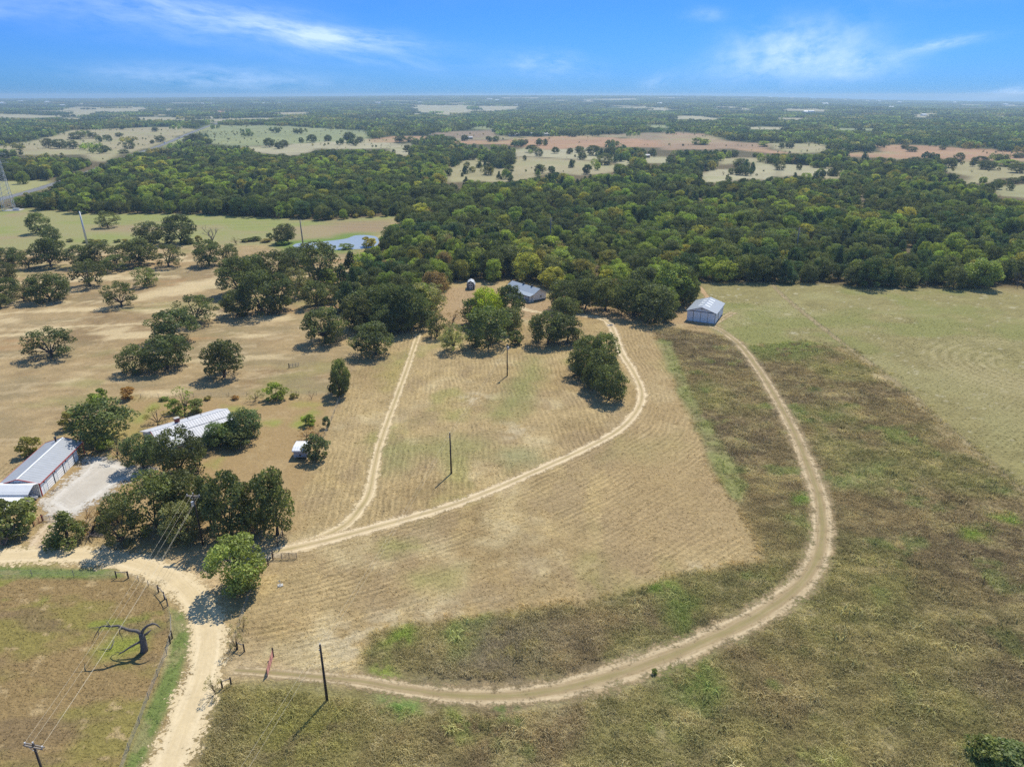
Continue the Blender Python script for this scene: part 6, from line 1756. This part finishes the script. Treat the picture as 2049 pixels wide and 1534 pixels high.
def build_lattice():
    X, Y = gp(19, 420)
    b = empty("lattice_tower", (X, Y, 0), math.radians(20), "grey steel lattice pylon at the left edge beside the highway", "pylon")
    h, w0, w1 = 48.0, 3.6, 1.0
    def hw(z): return w0 + (w1 - w0) * z / h
    lg = []
    for sx, sy in ((-1, -1), (1, -1), (1, 1), (-1, 1)):
        m = MB(); m.tube([(sx * w0, sy * w0, 0), (sx * w1, sy * w1, h)], [.17, .11], 5); m.build("leg", STEEL, b)
    zs = np.linspace(0, h, 17)
    for side in range(4):
        m = MB()
        cn = [(-1, -1), (1, -1), (1, 1), (-1, 1)]
        a, c = cn[side], cn[(side + 1) % 4]
        for k in range(16):
            z0, z1 = zs[k], zs[k + 1]; f, g = hw(z0), hw(z1)
            m.tube([(a[0] * f, a[1] * f, z0), (c[0] * g, c[1] * g, z1)], .075, 4); m.tube([(c[0] * f, c[1] * f, z0), (a[0] * g, a[1] * g, z1)], .075, 4)
            m.tube([(a[0] * g, a[1] * g, z1), (c[0] * g, c[1] * g, z1)], .06, 4)
        m.build("bracing", STEEL, b)
    for z, l in ((33, 7.5), (39, 6.5), (45, 5.5)):
        m = MB()
        for s in (-1, 1):
            m.tube([(s * hw(z), -.6, z), (s * l, 0, z)], .09, 4); m.tube([(s * hw(z), .6, z), (s * l, 0, z)], .09, 4); m.tube([(s * hw(z + 2), 0, z + 2), (s * l, 0, z)], .08, 4)
        m.build("crossarm", STEEL, b)
    x, y = gp(28, 421)
    c = empty("concrete_footing", (x, y, 0), .2, "low pale concrete footing pad under the lattice pylon", "footing")
    m = MB(); m.box((0, 0, .2), (11, 9, .4)); m.build("slab", CONCRETE, c)
    m = MB(); m.box((2.2, -1, 1.0), (4, 2.4, 1.2)); m.build("equipment_cabinet", STEEL, c)


build_monopole(); build_lattice()


# ------------------------------------------------------------------ fences and gates
def fence(pts, label, step=4.0, h=1.25, wood=False, wires=4, r=.05, posts_label=None):
    P = smooth_line(np.array(pts), step) if len(pts) > 2 else smooth_line(np.array([pts[0], (np.array(pts[0]) + np.array(pts[1])) / 2, pts[1]]), step)
    b = empty("wire_fence", (P[0][0], P[0][1], 0), 0, label, "fence")
    o = P - P[0]
    for p in o[:100]:
        m = MB(); m.tube([(p[0], p[1], 0), (p[0], p[1], h + random.Random(p[0]).uniform(-.08, .1))], r, 6); m.build("post", GREYWOOD if wood else FENCEWIRE, b)
    m = MB()
    for k in range(wires):
        z = h * (.25 + .72 * k / max(1, wires - 1))
        m.tube([(p[0], p[1], z) for p in o], .014, 3, cap=False)
    m.build("wire_strands", FENCEWIRE, b)
    return b


F5 = lambda x, y: gp(*rp(5, x, y))
fence([F5(-300, 205), F5(0, 208), F5(300, 212), F5(680, 215)], "low wire fence along the green verge of the dirt road", 5.0, 1.25)
fence([F5(755, 218), F5(850, 260), F5(925, 300)], "short wire fence cutting the paddock's corner", 3.0, 1.25)
fence([F5(980, 375), F5(1003, 470), F5(1003, 590), F5(960, 720), F5(910, 830), F5(860, 960), F5(810, 1100), F5(745, 1260), F5(700, 1400)], "wire fence down the paddock side of the dirt road", 3.4, 1.25, wires=5)
fence([gp(282, 795.5), gp(400, 794), gp(520, 791), gp(668, 789)], "pasture fence behind the ranch house garden", 4.2, 1.15, True, 4, .045)
fence([gp(680, 800), gp(668, 830), gp(650, 872), gp(632, 905)], "leaning field fence between the yard and the mown field", 3.5, 1.2, True, 3, .05)
fence(FENCE_R[::6], "faint wire fence dividing the hay field from the tall grass", 6.5, 1.15, False, 3, .04)
fence([gp(528, 1118), gp(500, 1190), gp(474, 1270), gp(462, 1300)], "old fence on the field side behind the round roadside tree", 4.0, 1.15, True, 3, .045)


def brace(p, q, label, h=1.45):
    X, Y = (p[0] + q[0]) / 2, (p[1] + q[1]) / 2
    b = empty("fence_brace", (X, Y, 0), math.atan2(q[1] - p[1], q[0] - p[0]), label, "fence brace")
    l = math.hypot(q[0] - p[0], q[1] - p[1]) / 2
    for s in (-1, 1):
        m = MB(); m.tube([(s * l, 0, 0), (s * l, 0, h)], .11, 8); m.build("post", POLEWOOD, b)
    m = MB(); m.tube([(-l, 0, h * .86), (l, 0, h * .86)], .07, 7); m.build("rail", GREYWOOD, b)


brace(F5(683, 222), F5(752, 224), "wooden H brace where the verge fence turns at the road bend")
brace(F5(930, 305), F5(965, 345), "upper wooden brace on the curved paddock fence")
brace(F5(966, 348), F5(983, 385), "lower wooden brace on the curved paddock fence")
brace(F5(1010, 575), F5(998, 605), "pale leaning post pair on the road side fence by the dead tree")
brace(gp(556, 1094), gp(566, 1072), "weathered wooden brace above the field entrance drive")
brace(gp(537, 1131), gp(546, 1114), "weathered wooden brace below the field entrance drive")
brace(F5(1303, 868), F5(1355, 850), "pale stub fence rail on the right verge of the dirt road")
brace(F5(1392, 640), F5(1432, 652), "pale rail slanting to the ground on the fence below the round tree")


def pipe_gate(p, q, mat, label, h=1.25, bars=5, stays=3):
    b = empty("field_gate", (p[0], p[1], 0), math.atan2(q[1] - p[1], q[0] - p[0]), label, "gate")
    l = math.hypot(q[0] - p[0], q[1] - p[1])
    m = MB()
    for k in range(bars): z = .2 + (h - .2) * k / (bars - 1); m.tube([(0, 0, z), (l, 0, z)], .035, 6)
    m.build("rails", mat, b)
    for k in range(stays + 1):
        m = MB(); m.tube([(l * k / stays, 0, .1), (l * k / stays, 0, h + .1)], .055, 6); m.build("upright", mat, b)
    m = MB(); m.tube([(-.25, 0, 0), (-.25, 0, h + .35)], .12, 8); m.build("gate_post", POLEWOOD, b)


pipe_gate(gp(549, 1119), gp(594, 1117), GREYWOOD, "grey pipe gate standing open beside the field entrance drive", 1.2, 5, 3)
pipe_gate(F5(1600, 690), F5(1568, 800), plain("faded_red_paint", (.40, .17, .14), .7, var=.3), "red tube gate at the start of the loop track", 1.35, 6, 3)
pipe_gate(gp(70, 1052), gp(88, 1042), REDPAINT, "dull red tube gate at the gravel yard entrance", 1.3, 5, 2)
pipe_gate(gp(88, 1042), gp(112, 1041), STEEL, "thin silver gate closing the gravel yard entrance", 1.2, 5, 2)
pipe_gate(gp(580, 736), gp(598, 733), FENCEWIRE, "small wire cage panel standing alone in the pasture", 1.2, 5, 3)
# odds and ends
for (px_, py_, s, lab) in [(561, 1171, .7, "pale blue hydrant standpipe in the mown field by the round tree")]:
    x_, y_ = gp(px_, py_)
    b = empty("standpipe", (x_, y_, 0), .4, lab, "standpipe")
    m = MB(); m.tube([(0, 0, 0), (0, 0, 1.0)], .06, 8); m.build("pipe", STEEL, b); m = MB(); m.tube([(-.25, 0, .95), (.1, 0, 1.1)], .05, 6); m.build("handle", plain("blue_paint", (.15, .3, .4), .5), b)
    m = MB(); m.box((0, 0, .06), (.9, .7, .12)); m.build("base_block", CONCRETE, b)
x_, y_ = gp(1221, 651)
b = empty("culvert_cover", (x_, y_, 0), .3, "small dark cover lying on the sandy drive's upper bend", "cover")
m = MB(); m.box((0, 0, .12), (2.0, 1.2, .2)); m.build("slab", CONCRETE, b); m = MB(); m.box((.3, 0, .27), (1.1, .7, .14)); m.build("lid", DARKTRIM, b)
for (r_, x, y, s, key, lab) in [(2, 1100, 482, 4.5, "twig0", "fallen grey branches lying on the tan pasture"), (2, 1320, 715, 7.0, "twig2", "pile of dead branches left of the grove's foot"), (1, 315, 680, 4.0, "twig0", "small brush heap against the workshop wall"), (1, 540, 930, 9, "twig2", "grey brush heap along the gravel yard's lower edge")]:
    x_, y_ = gp(*rp(r_, x, y)); plant("brush_pile", key, x_, y_, s * .32, s, (0, 0, 0), lab, "brush pile")


# ------------------------------------------------------------------ far cars, cattle and houses
def on_highway(f, off):
    i = int(f * (len(HIGHWAY) - 2)); p = HIGHWAY[i]; t = HIGHWAY[i + 1] - p; t = t / np.hypot(*t)
    q = p + np.array([t[1], -t[0]]) * off
    return q, math.atan2(t[1], t[0])


def hwy_at(px, py):
    x, y = gp(px, py); i = int(np.argmin(np.hypot(HIGHWAY[:, 0] - x, HIGHWAY[:, 1] - y)))
    return i / (len(HIGHWAY) - 2)


for (px_, py_, off, colr, lab, van) in [(327, 287, -2.4, (.75, .76, .78), "white truck nearest on the far highway", True), (355, 277, 2.4, (.05, .05, .06), "dark car in the middle of the far highway", False), (387, 264, -2.4, (.72, .72, .74), "pale car farthest along the highway", False), (240, 318, 2.4, (.08, .08, .1), "dark car half hidden where the highway passes the trees", False)]:
    q, a = on_highway(min(.99, hwy_at(px_, py_)), off)
    make_car("highway_car", (q[0], q[1], .14), a, colr, lab, "truck" if van else "car", van, None, 1.25 if van else 1.1)


def cow_mesh():
    m = MB()
    m.tube([(-1.0, 0, 1.05), (-.8, 0, 1.05), (-.2, 0, .98), (.5, 0, 1.03), (.85, 0, 1.1), (1.1, 0, 1.15)], [.22, .36, .40, .38, .30, .16], 8)
    m.tube([(1.0, 0, 1.15), (1.35, 0, .85), (1.55, 0, .5), (1.62, 0, .36)], [.17, .14, .13, .08], 7)
    for x, y in ((-.8, .2), (-.8, -.2), (.7, .2), (.7, -.2)): m.tube([(x, y, 1.0), (x - .05, y, .5), (x, y, 0)], [.14, .08, .06], 6)
    m.tube([(-1.0, 0, 1.2), (-1.15, 0, .9), (-1.15, 0, .5)], [.04, .03, .05], 4)
    for s in (-1, 1): m.tube([(1.2, s * .1, 1.08), (1.15, s * .3, 1.1)], [.05, .02], 4)
    return m


COWHIDE = plain("black_hide", (.018, .016, .016), .8, var=.2)
cow0 = None
crng = random.Random(5)
for i in range(46):
    u = crng.random(); x = 1210 + 850 * u; y = 238 + crng.random() * (70 - 20 * abs(u - .5)) 
    X_, Y_ = gp(*rp(6, x, y))
    if cow0 is None:
        cow0 = cow_mesh().build("cow", COWHIDE, None, True); c = cow0
    else: c = cow0.copy(); COL.objects.link(c)
    c.location = (X_, Y_, float(ground_z(X_, Y_))); c.rotation_euler = (0, 0, crng.uniform(0, 6.28)); c.scale = (1.15,) * 3
    tag(c, "black cow grazing in the far green pasture right of the highway", "cow", "cattle in the far green pasture")


def far_house(px_, py_, L_, W_, h_, wallc, roofc, label, rz, name="distant_house", cat="house", group=None):
    x, y = gp(px_, py_)
    b = empty(name, (x, y, float(ground_z(x, y))), rz, label, cat, group)
    m = MB(); m.extrude([(-W_ / 2, -.5), (-W_ / 2, h_), (0, h_ + W_ * .2), (W_ / 2, h_), (W_ / 2, -.5)], -L_ / 2, L_ / 2); m.build("wall", WCOL[wallc], b)
    r = MB()
    for s in (-1, 1):
        r.extrude([(0, h_ + W_ * .2 + .1), (s * (W_ / 2 + .5), h_ - .1), (s * (W_ / 2 + .5), h_ + .1), (0, h_ + W_ * .2 + .3)], -L_ / 2 - .5, L_ / 2 + .5)
    r.build("roof", WCOL[roofc], b)
    m = MB()
    for k in (-.3, 0, .3): m.bb((L_ * k - .7, -W_ / 2 - .06, 1.0), (L_ * k + .7, -W_ / 2 - .01, 2.3))
    m.build("windows", GLASS, b)


WCOL = dict(w=plain("far_white_wall", (.72, .72, .72), .7, var=.04), g=plain("far_grey_roof", (.35, .36, .38), .6, var=.05), s=plain("far_silver_roof", (.70, .72, .74), .5, var=.04), b=plain("far_brown_wall", (.3, .22, .17), .8, var=.1), r=plain("far_red_roof", (.34, .2, .15), .8, var=.1))
FH = [(8, 1410, 445, 16, 9, 3.2, 'w', 's', "white metal building among oaks beyond the right wood, with a pale apron", .15), (8, 1385, 442, 9, 7, 3, 'w', 'g', "small pale outbuilding left of the white metal building", .4),
      (7, 1110, 272, 22, 10, 3.5, 'w', 's', "white farm building left of the group in the dark trees", .1), (7, 1180, 268, 30, 12, 4, 'w', 's', "long white farm building in the centre of the tree group", -.05), (7, 1300, 268, 24, 10, 3.5, 'w', 's', "low white farm building at the right of the tree group", .2),
      (7, 845, 288, 12, 8, 3, 'b', 'g', "small dark house in the reddish field at the centre distance", .3), (7, 1880, 397, 9, 6, 3, 'b', 'g', "little grey roofed hut inside the thin trees at the centre right", .3)]
for r_, x, y, L_, W_, h_, wc_, rc_, lab, rz in FH:
    p = rp(r_, x, y); far_house(p[0], p[1], L_, W_, h_, wc_, rc_, lab, rz)
hr_ = random.Random(8)
GLAB = {6: ("tiny pale building in the hazy woods at the far left", "tiny far buildings at the left"), 7: ("tiny pale building in the hazy woods at the centre distance", "tiny far buildings at the centre"), 8: ("tiny pale building in the hazy woods at the far right", "tiny far buildings at the right")}
for (r_, x, y) in [(6, 20, 93), (6, 150, 84), (6, 125, 86), (6, 285, 90), (6, 370, 104), (6, 1240, 76), (6, 1190, 95), (6, 1240, 96), (6, 1500, 92), (6, 1640, 92), (6, 1560, 95), (7, 965, 80), (7, 1010, 82), (7, 890, 98), (7, 560, 92), (7, 1120, 102), (7, 310, 92), (7, 1960, 100),
                   (8, 560, 66), (8, 880, 92), (8, 770, 134), (8, 800, 133), (8, 1040, 128), (8, 1270, 104), (8, 1130, 72), (8, 1000, 70), (8, 1640, 74), (8, 1940, 82), (8, 1380, 152), (8, 1460, 150), (8, 1770, 155), (8, 690, 62), (8, 700, 117), (8, 500, 92), (8, 1200, 70), (8, 1320, 76)]:
    p = rp(r_, x, y); d = math.hypot(*gp(p[0], p[1])); s = min(2.2, max(1, d / 3500))
    far_house(p[0], p[1], hr_.uniform(14, 30) * s, hr_.uniform(9, 14) * s, 4.5 * s, 'w', hr_.choice('ssg'), GLAB[r_][0], hr_.uniform(-.5, .5), "distant_building", "building", GLAB[r_][1])

# ------------------------------------------------------------------ air
def build_haze():
    m = bpy.data.materials.new("haze_air"); m.use_nodes = True
    N, L = m.node_tree.nodes, m.node_tree.links
    N.remove(N["Principled BSDF"])
    v = N.new("ShaderNodeVolumePrincipled")
    v.inputs["Color"].default_value = (.56, .80, 1.0, 1)
    v.inputs["Density"].default_value = 1.2e-4
    v.inputs["Anisotropy"].default_value = .25
    L.new(v.outputs[0], N["Material Output"].inputs["Volume"])
    mb = MB(); mb.bb((-16000, -900, -80), (16000, 15000, 94))
    o = mb.build("haze", m)
    m.cycles.homogeneous_volume = True
    tag(o, "pale blue summer haze over the far country", kind="stuff")


build_haze()
